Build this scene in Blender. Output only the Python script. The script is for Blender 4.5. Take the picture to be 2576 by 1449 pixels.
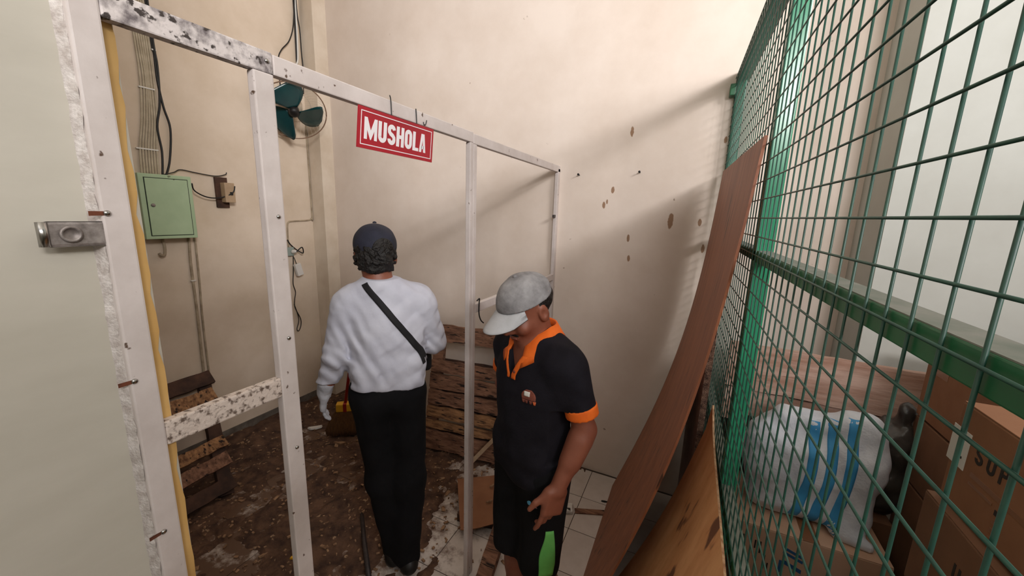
import bpy, bmesh, math, random
import numpy as np
from mathutils import Vector, Matrix

for o in list(bpy.data.objects):
    bpy.data.objects.remove(o, do_unlink=True)
scene = bpy.context.scene
COL = scene.collection
random.seed(7)
RNG = np.random.default_rng(11)
R = math.radians

# ------------------------------------------------------------------ camera
CAM_H = 1.72
yaw, pitch, roll, FPX = R(25.1), R(11.0), R(1.7), 968.0
fw = Vector((-math.sin(yaw) * math.cos(pitch), math.cos(yaw) * math.cos(pitch), -math.sin(pitch)))
r0 = Vector((math.cos(yaw), math.sin(yaw), 0))
u0 = r0.cross(fw)
rt = r0 * math.cos(roll) + u0 * math.sin(roll)
up = -r0 * math.sin(roll) + u0 * math.cos(roll)
cam_data = bpy.data.cameras.new('camera')
cam = bpy.data.objects.new('camera', cam_data)
COL.objects.link(cam)
cam_data.sensor_fit = 'HORIZONTAL'
cam_data.sensor_width = 36.0
cam_data.lens = FPX / 2576 * 36.0
cam_data.clip_start = 0.02
M = Matrix.Identity(4)
for i in range(3):
    M[i][0], M[i][1], M[i][2] = rt[i], up[i], -fw[i]
M[2][3] = CAM_H
cam.matrix_world = M
scene.camera = cam

# ------------------------------------------------------------------ world, lights, exposure
world = bpy.data.worlds.new('world')
scene.world = world
world.use_nodes = True
bg = world.node_tree.nodes['Background']
bg.inputs[0].default_value = (0.86, 0.93, 1.0, 1)
bg.inputs[1].default_value = 0.22


def area_light(name, loc, target, sx, sy, power, color):
    ld = bpy.data.lights.new(name, 'AREA')
    ld.shape = 'RECTANGLE'
    ld.size, ld.size_y = sx, sy
    ld.energy = power
    ld.color = color
    lo = bpy.data.objects.new(name, ld)
    COL.objects.link(lo)
    lo.location = loc
    d = Vector(target) - Vector(loc)
    lo.rotation_euler = d.to_track_quat('-Z', 'Y').to_euler()
    return lo


area_light('daylight_window', (1.6, -3.0, 3.05), (-0.8, 2.39, 1.8), 1.3, 1.0, 170, (1.0, 0.96, 0.945))
area_light('daylight_opening', (5.4, -2.5, 4.5), (-1.6, 2.0, 1.8), 2.4, 1.6, 520, (1.0, 0.96, 0.945))
area_light('fill_light', (-0.2, -2.2, 4.6), (-0.9, 2.0, 2.0), 2.4, 1.4, 14, (1.0, 0.97, 0.94))  # weak fill lamp added to brighten the plywood, no door there

vs = scene.view_settings
vs.view_transform = 'Standard'
vs.look = 'None'
vs.exposure = 0.0
vs.gamma = 1.0
vs.use_curve_mapping = False


# ------------------------------------------------------------------ materials
def lin(c):
    out = []
    for v in c:
        v = v / 255.0
        out.append(v / 12.92 if v <= 0.04045 else ((v + 0.055) / 1.055) ** 2.4)
    return (*out, 1.0)


def mat(name, c1, c2=None, scale=6.0, rough=0.7, metal=0.0, bump=0.0, bscale=None, stretch=(1, 1, 1), lo=0.35, hi=0.65,
        specks=None, speck_scale=60, speck_t=0.68, detail=6, spec=0.5, coord='Object'):
    m = bpy.data.materials.new(name)
    m.use_nodes = True
    nt = m.node_tree
    N, L = nt.nodes, nt.links
    b = N['Principled BSDF']
    b.inputs['Roughness'].default_value = rough
    b.inputs['Metallic'].default_value = metal
    b.inputs['Specular IOR Level'].default_value = spec
    b.inputs['Base Color'].default_value = lin(c1)
    tc = N.new('ShaderNodeTexCoord')
    mp = N.new('ShaderNodeMapping')
    mp.inputs['Scale'].default_value = stretch
    L.new(tc.outputs[coord], mp.inputs[0])
    col = None
    if c2 is not None:
        nz = N.new('ShaderNodeTexNoise')
        nz.inputs['Scale'].default_value = scale
        nz.inputs['Detail'].default_value = detail
        nz.inputs['Roughness'].default_value = 0.62
        L.new(mp.outputs[0], nz.inputs['Vector'])
        rp = N.new('ShaderNodeValToRGB')
        rp.color_ramp.elements[0].position = lo
        rp.color_ramp.elements[1].position = hi
        rp.color_ramp.elements[0].color = lin(c1)
        rp.color_ramp.elements[1].color = lin(c2)
        L.new(nz.outputs['Fac'], rp.inputs[0])
        col = rp.outputs[0]
    if specks is not None:
        n2 = N.new('ShaderNodeTexNoise')
        n2.inputs['Scale'].default_value = speck_scale
        n2.inputs['Detail'].default_value = 3
        L.new(mp.outputs[0], n2.inputs['Vector'])
        r2 = N.new('ShaderNodeValToRGB')
        r2.color_ramp.elements[0].position = speck_t
        r2.color_ramp.elements[1].position = min(1, speck_t + 0.05)
        L.new(n2.outputs['Fac'], r2.inputs[0])
        mx = N.new('ShaderNodeMix')
        mx.data_type = 'RGBA'
        L.new(r2.outputs[0], mx.inputs['Factor'])
        if col is None:
            mx.inputs['A'].default_value = lin(c1)
        else:
            L.new(col, mx.inputs['A'])
        mx.inputs['B'].default_value = lin(specks)
        col = mx.outputs['Result']
    if col is not None:
        L.new(col, b.inputs['Base Color'])
    if bump > 0:
        nb = N.new('ShaderNodeTexNoise')
        nb.inputs['Scale'].default_value = bscale or scale * 4
        nb.inputs['Detail'].default_value = 5
        L.new(mp.outputs[0], nb.inputs['Vector'])
        bp = N.new('ShaderNodeBump')
        bp.inputs['Strength'].default_value = bump
        bp.inputs['Distance'].default_value = 0.01
        L.new(nb.outputs['Fac'], bp.inputs['Height'])
        L.new(bp.outputs[0], b.inputs['Normal'])
    m['tail'] = 1
    return m


def add_spots(m, spots, color, axis_u, axis_v, fade=0.35):
    """stains with fixed places on a wall: list of (u, v, half_u, half_v)"""
    nt = m.node_tree
    N, L = nt.nodes, nt.links
    b = N['Principled BSDF']
    tc = N.new('ShaderNodeTexCoord')
    nz = N.new('ShaderNodeTexNoise')
    nz.inputs['Scale'].default_value = 45
    L.new(tc.outputs['Object'], nz.inputs['Vector'])
    sep = N.new('ShaderNodeSeparateXYZ')
    L.new(tc.outputs['Object'], sep.inputs[0])
    acc = None

    def math_node(op, a, bb):
        n = N.new('ShaderNodeMath')
        n.operation = op
        for i, v in enumerate((a, bb)):
            if v is None:
                continue
            if isinstance(v, (int, float)):
                n.inputs[i].default_value = v
            else:
                L.new(v, n.inputs[i])
        return n.outputs[0]
    for (u, v, hu, hv) in spots:
        du = math_node('DIVIDE', math_node('SUBTRACT', sep.outputs[axis_u], u), hu)
        dv = math_node('DIVIDE', math_node('SUBTRACT', sep.outputs[axis_v], v), hv)
        d2 = math_node('ADD', math_node('POWER', math_node('ABSOLUTE', du, None), 2.0), math_node('POWER', math_node('ABSOLUTE', dv, None), 2.0))
        acc = d2 if acc is None else math_node('MINIMUM', acc, d2)
    acc = math_node('ADD', acc, math_node('MULTIPLY', math_node('SUBTRACT', nz.outputs['Fac'], 0.5), 1.6))
    mr = N.new('ShaderNodeMapRange')
    mr.inputs['From Min'].default_value = 1.0
    mr.inputs['From Max'].default_value = 1.0 - fade
    mr.inputs['To Max'].default_value = 0.85
    L.new(acc, mr.inputs['Value'])
    mx = N.new('ShaderNodeMix')
    mx.data_type = 'RGBA'
    L.new(mr.outputs[0], mx.inputs['Factor'])
    src = b.inputs['Base Color'].links
    if src:
        L.new(src[0].from_socket, mx.inputs['A'])
    else:
        mx.inputs['A'].default_value = b.inputs['Base Color'].default_value
    mx.inputs['B'].default_value = lin(color)
    L.new(mx.outputs['Result'], b.inputs['Base Color'])


M_wall = mat('cream_wall_paint', (232, 219, 208), (220, 205, 192), 2.2, 0.85, bump=0.12, bscale=14, specks=(120, 92, 66), speck_scale=17, speck_t=0.76)
M_wallL = mat('cream_alcove_paint', (230, 214, 196), (212, 194, 172), 2.0, 0.85, bump=0.12, bscale=12, specks=(130, 100, 70), speck_scale=14, speck_t=0.76)
M_wallW = mat('white_storage_paint', (196, 198, 193), (186, 187, 181), 2.5, 0.85, bump=0.08, bscale=10, specks=(150, 120, 90), speck_scale=13, speck_t=0.77)
M_wallG = mat('grey_white_paint', (198, 193, 181), (184, 179, 166), 1.6, 0.8, bump=0.1, bscale=6, stretch=(1, 1, 3))
M_column = mat('column_paint', (226, 213, 196), (208, 192, 172), 3, 0.85, bump=0.1)
M_plinth = mat('grey_damp_plinth', (128, 120, 112), (92, 84, 76), 9, 0.9, bump=0.3)
M_yellow = mat('yellow_paint', (218, 178, 112), (206, 164, 98), 8, 0.6, specks=(150, 152, 158), speck_scale=22, speck_t=0.7)
M_mortar = mat('crumbled_mortar', (214, 208, 204), (176, 166, 160), 60, 0.95, bump=0.35)
M_ceil = mat('ceiling_paint', (220, 215, 205), rough=0.9)
M_frame = mat('white_painted_steel', (214, 205, 202), (200, 190, 186), 9, 0.42, bump=0.08, bscale=60, specks=(92, 72, 60), speck_scale=55, speck_t=0.69)
M_frame_dirty = mat('mouldy_white_steel', (210, 202, 200), (110, 102, 104), 26, 0.5, bump=0.2, bscale=60, specks=(60, 52, 50), speck_scale=60, speck_t=0.60, lo=0.46, hi=0.64)
M_chip = mat('chipped_white_steel', (212, 198, 188), (104, 88, 78), 80, 0.6, bump=0.3, bscale=90, lo=0.5, hi=0.62)
M_rust = mat('rust', (112, 62, 40), (70, 40, 28), 30, 0.9)
M_screw = mat('screw_metal', (170, 168, 165), rough=0.25, metal=1.0)
M_zinc = mat('dull_zinc', (168, 160, 156), (120, 112, 108), 60, 0.5, metal=0.5)
M_green = mat('green_gloss_paint', (46, 142, 104), (38, 126, 92), 6, 0.22, spec=0.6)
M_green_d = mat('green_rail_paint', (26, 104, 62), (20, 86, 52), 6, 0.4)
M_wire = mat('green_wire_paint', (36, 80, 66), (28, 64, 56), 30, 0.4)
M_dust = mat('dusty_grey_green', (126, 126, 118), (104, 110, 100), 20, 0.95)
M_sign = mat('sign_red', (176, 28, 44), (160, 22, 40), 8, 0.35)
M_signw = mat('sign_white', (240, 236, 240), rough=0.5)
M_black = mat('black_rubber', (18, 17, 17), rough=0.5)
M_cable_b = mat('cream_cable', (196, 184, 160), (172, 158, 134), 20, 0.6)
M_cable_w = mat('white_cable', (226, 224, 218), rough=0.4)
M_conduit = mat('painted_conduit', (188, 172, 148), (150, 134, 112), 14, 0.7)
M_panel = mat('mint_green_steel', (182, 206, 170), (170, 195, 158), 5, 0.45, specks=(110, 120, 90), speck_scale=24, speck_t=0.74)
M_panel_seam = mat('panel_seam', (34, 44, 34), rough=0.8)
M_darkwood = mat('dark_wood', (86, 58, 44), (52, 34, 27), 10, 0.8, bump=0.3, stretch=(1, 1, 1))
M_pallet = mat('weathered_pallet_wood', (160, 118, 94), (94, 64, 50), 7, 0.85, bump=0.5, bscale=40, stretch=(1, 6, 6), specks=(38, 26, 22), speck_scale=9, speck_t=0.6)
M_pallet_l = mat('pale_split_wood', (186, 140, 98), (100, 68, 48), 9, 0.85, bump=0.5, bscale=40, stretch=(1, 5, 5), specks=(40, 28, 24), speck_scale=8, speck_t=0.6)
M_mcb = mat('breaker_plastic', (186, 160, 130), (170, 144, 116), 10, 0.5)
M_plastic_w = mat('white_plastic', (226, 224, 220), rough=0.35)
M_fan_g = mat('fan_green_plastic', (24, 74, 76), (18, 58, 62), 4, 0.25, spec=0.6)
M_fan_c = mat('fan_cream_plastic', (196, 180, 160), rough=0.4)
M_fan_cage = mat('fan_cage_wire', (205, 192, 176), rough=0.35)
M_fan_rim = mat('fan_cage_rim', (140, 112, 92), rough=0.35)
M_socket = mat('socket_greyblue', (150, 164, 158), rough=0.45)
M_tile = mat('white_floor_tile', (214, 206, 200), (196, 186, 178), 5, 0.35, specks=(120, 100, 84), speck_scale=26, speck_t=0.72)
def soil(m, color):
    """brown soil smeared over the tiles, thicker toward the alcove"""
    nt = m.node_tree
    N, L = nt.nodes, nt.links
    b = N['Principled BSDF']
    ge = N.new('ShaderNodeNewGeometry')
    nz_ = N.new('ShaderNodeTexNoise')
    nz_.inputs['Scale'].default_value = 11
    nz_.inputs['Detail'].default_value = 9
    nz_.inputs['Roughness'].default_value = 0.7
    L.new(ge.outputs['Position'], nz_.inputs['Vector'])
    sp = N.new('ShaderNodeSeparateXYZ')
    L.new(ge.outputs['Position'], sp.inputs[0])
    mr = N.new('ShaderNodeMapRange')
    mr.inputs['From Min'].default_value = -0.55
    mr.inputs['From Max'].default_value = -1.5
    mr.inputs['To Min'].default_value = -0.22
    mr.inputs['To Max'].default_value = 0.14
    L.new(sp.outputs[0], mr.inputs['Value'])
    ad = N.new('ShaderNodeMath')
    L.new(nz_.outputs['Fac'], ad.inputs[0])
    L.new(mr.outputs[0], ad.inputs[1])
    rp = N.new('ShaderNodeValToRGB')
    rp.color_ramp.elements[0].position = 0.42
    rp.color_ramp.elements[1].position = 0.62
    L.new(ad.outputs[0], rp.inputs[0])
    mx = N.new('ShaderNodeMix')
    mx.data_type = 'RGBA'
    L.new(rp.outputs[0], mx.inputs['Factor'])
    L.new(b.inputs['Base Color'].links[0].from_socket, mx.inputs['A'])
    mx.inputs['B'].default_value = lin(color)
    L.new(mx.outputs['Result'], b.inputs['Base Color'])


soil(M_tile, (98, 72, 56))
M_grout = mat('dark_grout', (74, 62, 54), rough=0.95)
M_dirt = mat('brown_dirt', (108, 80, 62), (62, 43, 34), 14, 1.0, bump=0.8, bscale=60, specks=(168, 140, 112), speck_scale=26, speck_t=0.66)
M_chips = mat('pale_wood_chips', (176, 142, 110), (104, 74, 54), 30, 0.95)
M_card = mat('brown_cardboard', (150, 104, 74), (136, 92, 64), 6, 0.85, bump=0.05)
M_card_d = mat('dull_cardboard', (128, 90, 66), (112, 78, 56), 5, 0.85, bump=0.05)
M_card_p = mat('pale_carton', (208, 172, 148), (196, 158, 132), 4, 0.8)
M_card_tape = mat('packing_tape', (140, 96, 68), rough=0.3)
M_honey = mat('torn_corrugation', (150, 118, 98), (70, 48, 40), 60, 0.95, bump=0.8)
M_greyboard = mat('grey_white_board', (196, 184, 178), (170, 156, 150), 5, 0.85)
M_ply1 = mat('red_brown_plywood', (158, 98, 66), (118, 68, 45), 4.0, 0.55, bump=0.08, stretch=(6, 6, 0.6), specks=(58, 34, 24), speck_scale=5, speck_t=0.66, lo=.3, hi=.7)
M_ply2 = mat('tan_plywood', (232, 178, 126), (208, 148, 100), 3.0, 0.6, bump=0.06, stretch=(5, 5, 0.8), specks=(120, 82, 62), speck_scale=3, speck_t=0.62)
M_ply_edge = mat('plywood_edge', (214, 178, 140), (150, 104, 72), 40, 0.8)
M_sack = mat('white_woven_sack', (228, 232, 240), (206, 212, 224), 9, 0.6, bump=0.25, bscale=120)
M_sackblue = mat('sack_blue_print', (70, 160, 214), (60, 146, 204), 9, 0.6)
M_bag = mat('dark_grey_plastic_bag', (82, 78, 74), (44, 40, 38), 8, 0.3, bump=0.4, bscale=18)
M_bag_p = mat('pale_plastic_bag', (186, 172, 160), (150, 136, 126), 10, 0.3, bump=0.5, bscale=26)
M_board = mat('dusty_pink_plank', (202, 172, 158), (164, 126, 108), 4, 0.9, bump=0.3, stretch=(0.7, 5, 5), specks=(120, 64, 44), speck_scale=6, speck_t=0.7)
M_ink = mat('printed_black_ink', (46, 38, 34), rough=0.8)
M_blueink = mat('printed_blue_ink', (40, 92, 140), rough=0.7)
M_label = mat('white_label', (220, 218, 212), rough=0.6)
M_skin = mat('skin_tan', (142, 86, 66), (128, 74, 56), 12, 0.5, bump=0.06, bscale=120)
M_lip = mat('lip', (140, 78, 66), rough=0.45)
M_hair = mat('black_hair', (14, 12, 11), (24, 20, 18), 60, 0.6, bump=0.9, bscale=90)
M_navy = mat('navy_cap_cloth', (40, 42, 58), (32, 34, 48), 30, 0.85, bump=0.15, bscale=200)
M_shirt = mat('white_jersey', (202, 204, 216), (188, 190, 204), 6, 0.85, bump=0.25, bscale=22)
M_glove = mat('pale_grey_glove', (190, 190, 196), (168, 170, 178), 14, 0.9, bump=0.3, bscale=60)
M_trouser = mat('black_trouser_cloth', (14, 14, 16), (20, 20, 23), 10, 0.9, bump=0.1, bscale=60, spec=0.2)
M_strap = mat('black_webbing', (20, 20, 24), rough=0.8)
M_polo = mat('black_pique', (20, 18, 25), (26, 24, 32), 20, 0.9, bump=0.15, bscale=160, spec=0.25)
M_orange = mat('orange_rib', (240, 112, 26), (226, 100, 20), 20, 0.8, bump=0.1, bscale=150)
M_cap = mat('worn_grey_cap', (154, 153, 155), (112, 110, 112), 16, 0.85, bump=0.3, bscale=40, specks=(196, 172, 156), speck_scale=24, speck_t=0.72)
M_bill = mat('pale_grey_bill', (184, 186, 190), (170, 171, 174), 14, 0.85, bump=0.1)
M_limegreen = mat('lime_green_panel', (112, 196, 100), (96, 178, 88), 12, 0.8, bump=0.1)
M_redorange = mat('red_orange_panel', (206, 72, 24), (186, 60, 20), 12, 0.8)
M_emb = mat('brown_embroidery', (136, 74, 58), (110, 56, 44), 40, 0.8)
M_emb_o = mat('orange_embroidery', (206, 100, 56), rough=0.8)
M_swoosh = mat('swoosh_blue', (92, 168, 206), rough=0.6)
M_pink = mat('swoosh_pink', (226, 176, 190), rough=0.6)
M_bristle = mat('broom_bristles', (122, 84, 46), (84, 56, 30), 30, 0.9, bump=0.8, bscale=60, stretch=(6, 6, 0.6))
M_byellow = mat('broom_yellow', (226, 172, 40), rough=0.4)
M_bred = mat('broom_red', (150, 30, 26), rough=0.4)
M_iron = mat('dark_iron', (72, 66, 66), (54, 48, 48), 20, 0.5, metal=0.4)
M_lath = mat('pale_lath', (196, 172, 144), (172, 146, 120), 10, 0.8, stretch=(1, 1, 1))
M_debris_o = mat('orange_scrap', (196, 92, 40), rough=0.7)
M_eye = mat('eye_white', (224, 216, 208), rough=0.2)
M_iris = mat('eye_dark', (30, 20, 16), rough=0.2)


# ------------------------------------------------------------------ building helpers
def tag(o, label=None, cat=None, group=None, kind=None):
    if label:
        o['label'] = label
    if cat:
        o['category'] = cat
    if group:
        o['group'] = group
    if kind:
        o['kind'] = kind
    return o


def thing(name, label, cat, loc=(0, 0, 0), rot=(0, 0, 0), group=None):
    o = bpy.data.objects.new(name, None)
    o.empty_display_size = 0.05
    COL.objects.link(o)
    o.location = loc
    o.rotation_euler = rot
    return tag(o, label, cat, group)


def link(name, me, m, parent=None, smooth=False):
    o = bpy.data.objects.new(name, me)
    COL.objects.link(o)
    if m is not None and not me.materials:
        me.materials.append(m)
    if smooth:
        me.polygons.foreach_set('use_smooth', [True] * len(me.polygons))
    if parent is not None:
        o.parent = parent
    return o


def mesh(name, V, Fs, m, parent=None, smooth=False):
    me = bpy.data.meshes.new(name)
    me.from_pydata([tuple(v) for v in V], [], [tuple(f) for f in Fs])
    me.validate()
    me.update()
    return link(name, me, m, parent, smooth)


def bm_obj(name, bm, m, parent=None, smooth=False):
    bmesh.ops.recalc_face_normals(bm, faces=bm.faces)
    me = bpy.data.meshes.new(name)
    bm.to_mesh(me)
    bm.free()
    return link(name, me, m, parent, smooth)


def bm_box(bm, lo, hi, bevel=0.0, mtx=None):
    lo, hi = Vector(lo), Vector(hi)
    r = bmesh.ops.create_cube(bm, size=1.0)
    vs_ = r['verts']
    for v in vs_:
        v.co = Vector(((v.co.x + 0.5) * (hi.x - lo.x) + lo.x, (v.co.y + 0.5) * (hi.y - lo.y) + lo.y, (v.co.z + 0.5) * (hi.z - lo.z) + lo.z))
    if bevel > 0:
        ed = list({e for v in vs_ for e in v.link_edges})
        r2 = bmesh.ops.bevel(bm, geom=ed, offset=bevel, segments=2, affect='EDGES', profile=0.6)
        vs_ = list({v for f in r2['faces'] for v in f.verts} | {v for v in vs_ if v.is_valid})
    if mtx is not None:
        for v in vs_:
            v.co = mtx @ v.co
    return vs_


def box(name, lo, hi, m, parent=None, bevel=0.0, mtx=None):
    bm = bmesh.new()
    bm_box(bm, lo, hi, bevel, mtx)
    return bm_obj(name, bm, m, parent)


def frame_from(a, b, upv=(0, 0, 1)):
    """matrix whose local x runs from a to b"""
    a, b = Vector(a), Vector(b)
    x = (b - a).normalized()
    z = Vector(upv)
    z = (z - x * z.dot(x)).normalized()
    y = z.cross(x)
    mm = Matrix.Identity(4)
    for i in range(3):
        mm[i][0], mm[i][1], mm[i][2], mm[i][3] = x[i], y[i], z[i], a[i]
    return mm, (b - a).length


def plank(name, a, b, w, t, m, parent=None, upv=(0, 0, 1), bevel=0.002, rough=0.0, segs=1):
    """board from a to b, width w across (local y), thickness t (local z); rough wobbles its long edges"""
    mm, Ln = frame_from(a, b, upv)
    if rough <= 0:
        return box(name, (0, -w / 2, -t / 2), (Ln, w / 2, t / 2), m, parent, bevel, mm)
    n = max(4, segs)
    V, Fs = [], []
    for i in range(n + 1):
        x = Ln * i / n
        w0 = w / 2 + random.uniform(-rough, rough * 0.4)
        w1 = w / 2 + random.uniform(-rough, rough * 0.4)
        for (yy, zz) in ((-w0, -t / 2), (w1, -t / 2), (w1, t / 2), (-w0, t / 2)):
            V.append(mm @ Vector((x, yy, zz)))
    for i in range(n):
        o = i * 4
        for k in range(4):
            Fs.append((o + k, o + (k + 1) % 4, o + 4 + (k + 1) % 4, o + 4 + k))
    Fs.append((3, 2, 1, 0))
    o = n * 4
    Fs.append((o, o + 1, o + 2, o + 3))
    return mesh(name, V, Fs, m, parent)


def smooth_path(pts, sub=6):
    P = [np.array(p, float) for p in pts]
    if len(P) < 3:
        return P
    out = []
    for i in range(len(P) - 1):
        p0 = P[max(i - 1, 0)]
        p1, p2 = P[i], P[i + 1]
        p3 = P[min(i + 2, len(P) - 1)]
        for k in range(sub):
            t = k / sub
            out.append(0.5 * ((2 * p1) + (-p0 + p2) * t + (2 * p0 - 5 * p1 + 4 * p2 - p3) * t * t + (-p0 + 3 * p1 - 3 * p2 + p3) * t ** 3))
    out.append(P[-1])
    return out


def tube_geo(pts, r, n=8, cap=True):
    pts = [Vector(p) for p in pts]
    V, Fs = [], []
    prev = None
    for i, p in enumerate(pts):
        t = (pts[min(i + 1, len(pts) - 1)] - pts[max(i - 1, 0)]).normalized()
        if prev is None:
            a = Vector((0, 0, 1)) if abs(t.z) < 0.9 else Vector((1, 0, 0))
            nx = t.cross(a).normalized()
        else:
            nx = (prev - t * prev.dot(t)).normalized()
        prev = nx
        ny = t.cross(nx)
        rr = r[i] if isinstance(r, (list, tuple)) else r
        for k in range(n):
            an = 2 * math.pi * k / n
            V.append(p + nx * (math.cos(an) * rr) + ny * (math.sin(an) * rr))
    for i in range(len(pts) - 1):
        for k in range(n):
            Fs.append((i * n + k, i * n + (k + 1) % n, (i + 1) * n + (k + 1) % n, (i + 1) * n + k))
    if cap:
        Fs.append(tuple(range(n - 1, -1, -1)))
        o = (len(pts) - 1) * n
        Fs.append(tuple(range(o, o + n)))
    return V, Fs


def tube(name, pts, r, m, parent=None, n=8, smooth=True, sub=0):
    if sub:
        pts = smooth_path(pts, sub)
    V, Fs = tube_geo(pts, r, n)
    return mesh(name, V, Fs, m, parent, smooth)


def lathe(name, prof, m, parent=None, n=24, mtx=None, smooth=True):
    """profile of (radius, z) turned about local z"""
    V, Fs = [], []
    for (rr, z) in prof:
        for k in range(n):
            a = 2 * math.pi * k / n
            p = Vector((rr * math.cos(a), rr * math.sin(a), z))
            V.append(mtx @ p if mtx is not None else p)
    for i in range(len(prof) - 1):
        for k in range(n):
            Fs.append((i * n + k, i * n + (k + 1) % n, (i + 1) * n + (k + 1) % n, (i + 1) * n + k))
    Fs.append(tuple(range(n - 1, -1, -1)))
    o = (len(prof) - 1) * n
    Fs.append(tuple(range(o, o + n)))
    return mesh(name, V, Fs, m, parent, smooth)


def ribbon2d(path, w, closed=False):
    """2d polyline thickened to quads; returns verts, faces"""
    P = [np.array(p, float) for p in path]
    n = len(P)
    V, Fs = [], []
    for i in range(n):
        if closed:
            a, b = P[(i - 1) % n], P[(i + 1) % n]
        else:
            a, b = P[max(i - 1, 0)], P[min(i + 1, n - 1)]
        t = b - a
        t = t / (np.linalg.norm(t) + 1e-9)
        nn = np.array((-t[1], t[0])) * w / 2
        V += [P[i] + nn, P[i] - nn]
    for i in range(n if closed else n - 1):
        j = (i + 1) % n
        Fs.append((2 * i, 2 * i + 1, 2 * j + 1, 2 * j))
    return V, Fs


def extrude2d(name, V, Fs, to3, t, m, parent=None):
    """flat polygons placed by to3(u, v, depth) with thickness t"""
    bm = bmesh.new()
    top = [bm.verts.new(to3(v[0], v[1], t)) for v in V]
    bot = [bm.verts.new(to3(v[0], v[1], 0.0)) for v in V]
    cnt = {}
    for f in Fs:
        bm.faces.new([top[i] for i in f])
        bm.faces.new([bot[i] for i in reversed(f)])
        for k in range(len(f)):
            e = (f[k], f[(k + 1) % len(f)])
            key = (min(e), max(e))
            cnt.setdefault(key, []).append(e)
    for key, es in cnt.items():
        if len(es) == 1:
            a, b = es[0]
            try:
                bm.faces.new([top[b], top[a], bot[a], bot[b]])
            except ValueError:
                pass
    return bm_obj(name, bm, m, parent)


def arc(cx, cy, rx, ry, a0, a1, n=10):
    return [(cx + rx * math.cos(R(a0 + (a1 - a0) * i / n)), cy + ry * math.sin(R(a0 + (a1 - a0) * i / n))) for i in range(n + 1)]


def letter(ch, w, h, s):
    """heavy condensed letters: verts, faces in a w x h cell, stroke s"""
    V, Fs = [], []

    def poly(pts):
        o = len(V)
        V.extend(pts)
        Fs.append(tuple(range(o, o + len(pts))))

    def rib(path, ww=s, closed=False):
        v, f = ribbon2d(path, ww, closed)
        o = len(V)
        V.extend([tuple(q) for q in v])
        Fs.extend([tuple(i + o for i in q) for q in f])
    q = s / 2
    if ch == 'M':
        poly([(0, 0), (s * .85, 0), (s * .85, h), (0, h)])
        poly([(w - s * .85, 0), (w, 0), (w, h), (w - s * .85, h)])
        poly([(s * .85, h), (s * .85, h * .45), (w / 2 - s * .12, 0), (w / 2, 0), (w / 2, h * .42)])
        poly([(w - s * .85, h), (w / 2, h * .42), (w / 2, 0), (w / 2 + s * .12, 0), (w - s * .85, h * .45)])
    elif ch == 'U':
        rib([(q, h), (q, w * .5)] + arc(w / 2, w * .5, w / 2 - q, w * .5 - q, 180, 360, 12) + [(w - q, h)])
    elif ch == 'S':
        rr = h * .27
        rib(arc(w / 2, h - rr, w / 2 - q, rr - q, 5, 180, 10) + [(q + w * .02, h * .62), (w * .35, h * .54), (w * .65, h * .46), (w - q - w * .02, h * .38)] + arc(w / 2, rr, w / 2 - q, rr - q, 0, -185, 10))
    elif ch == 'H':
        poly([(0, 0), (s, 0), (s, h), (0, h)])
        poly([(w - s, 0), (w, 0), (w, h), (w - s, h)])
        poly([(s, h / 2 - s * .42), (w - s, h / 2 - s * .42), (w - s, h / 2 + s * .42), (s, h / 2 + s * .42)])
    elif ch == 'O':
        rr = w / 2
        rib(arc(w / 2, h - rr, w / 2 - q, rr - q, 0, 180, 10) + arc(w / 2, rr, w / 2 - q, rr - q, 180, 360, 10), s, True)
    elif ch == 'L':
        poly([(0, 0), (s, 0), (s, h), (0, h)])
        poly([(s, 0), (w, 0), (w, s * .8), (s, s * .8)])
    elif ch == 'A':
        poly([(0, 0), (s * .9, 0), (w * .5, h * .72), (w * .5, h), (w * .5 - s * .62, h)])
        poly([(w, 0), (w * .5 + s * .62, h), (w * .5, h), (w * .5, h * .72), (w - s * .9, 0)])
        poly([(w * .3, h * .18), (w * .7, h * .18), (w * .64, h * .36), (w * .36, h * .36)])
    elif ch == 'P':
        poly([(0, 0), (s, 0), (s, h), (0, h)])
        rib([(s * .9, h - q), (w * .5, h - q)] + arc(w * .5, h * .72, w * .5 - q, h * .28 - q, 90, -90, 10) + [(s * .9, h * .44 + q)])
    return V, Fs


def write(name, text, to3, h, ws, s, gap, t, m, parent):
    """each letter a mesh of its own"""
    x = 0
    for ch in text:
        if ch == ' ':
            x += ws * .6
            continue
        w = ws * (1.45 if ch == 'M' else (0.85 if ch == 'L' else 1.0))
        V, Fs = letter(ch, w, h, s)
        extrude2d(name, [(v[0] + x, v[1]) for v in V], Fs, to3, t, m, parent)
        x += w + gap
    return x


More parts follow.
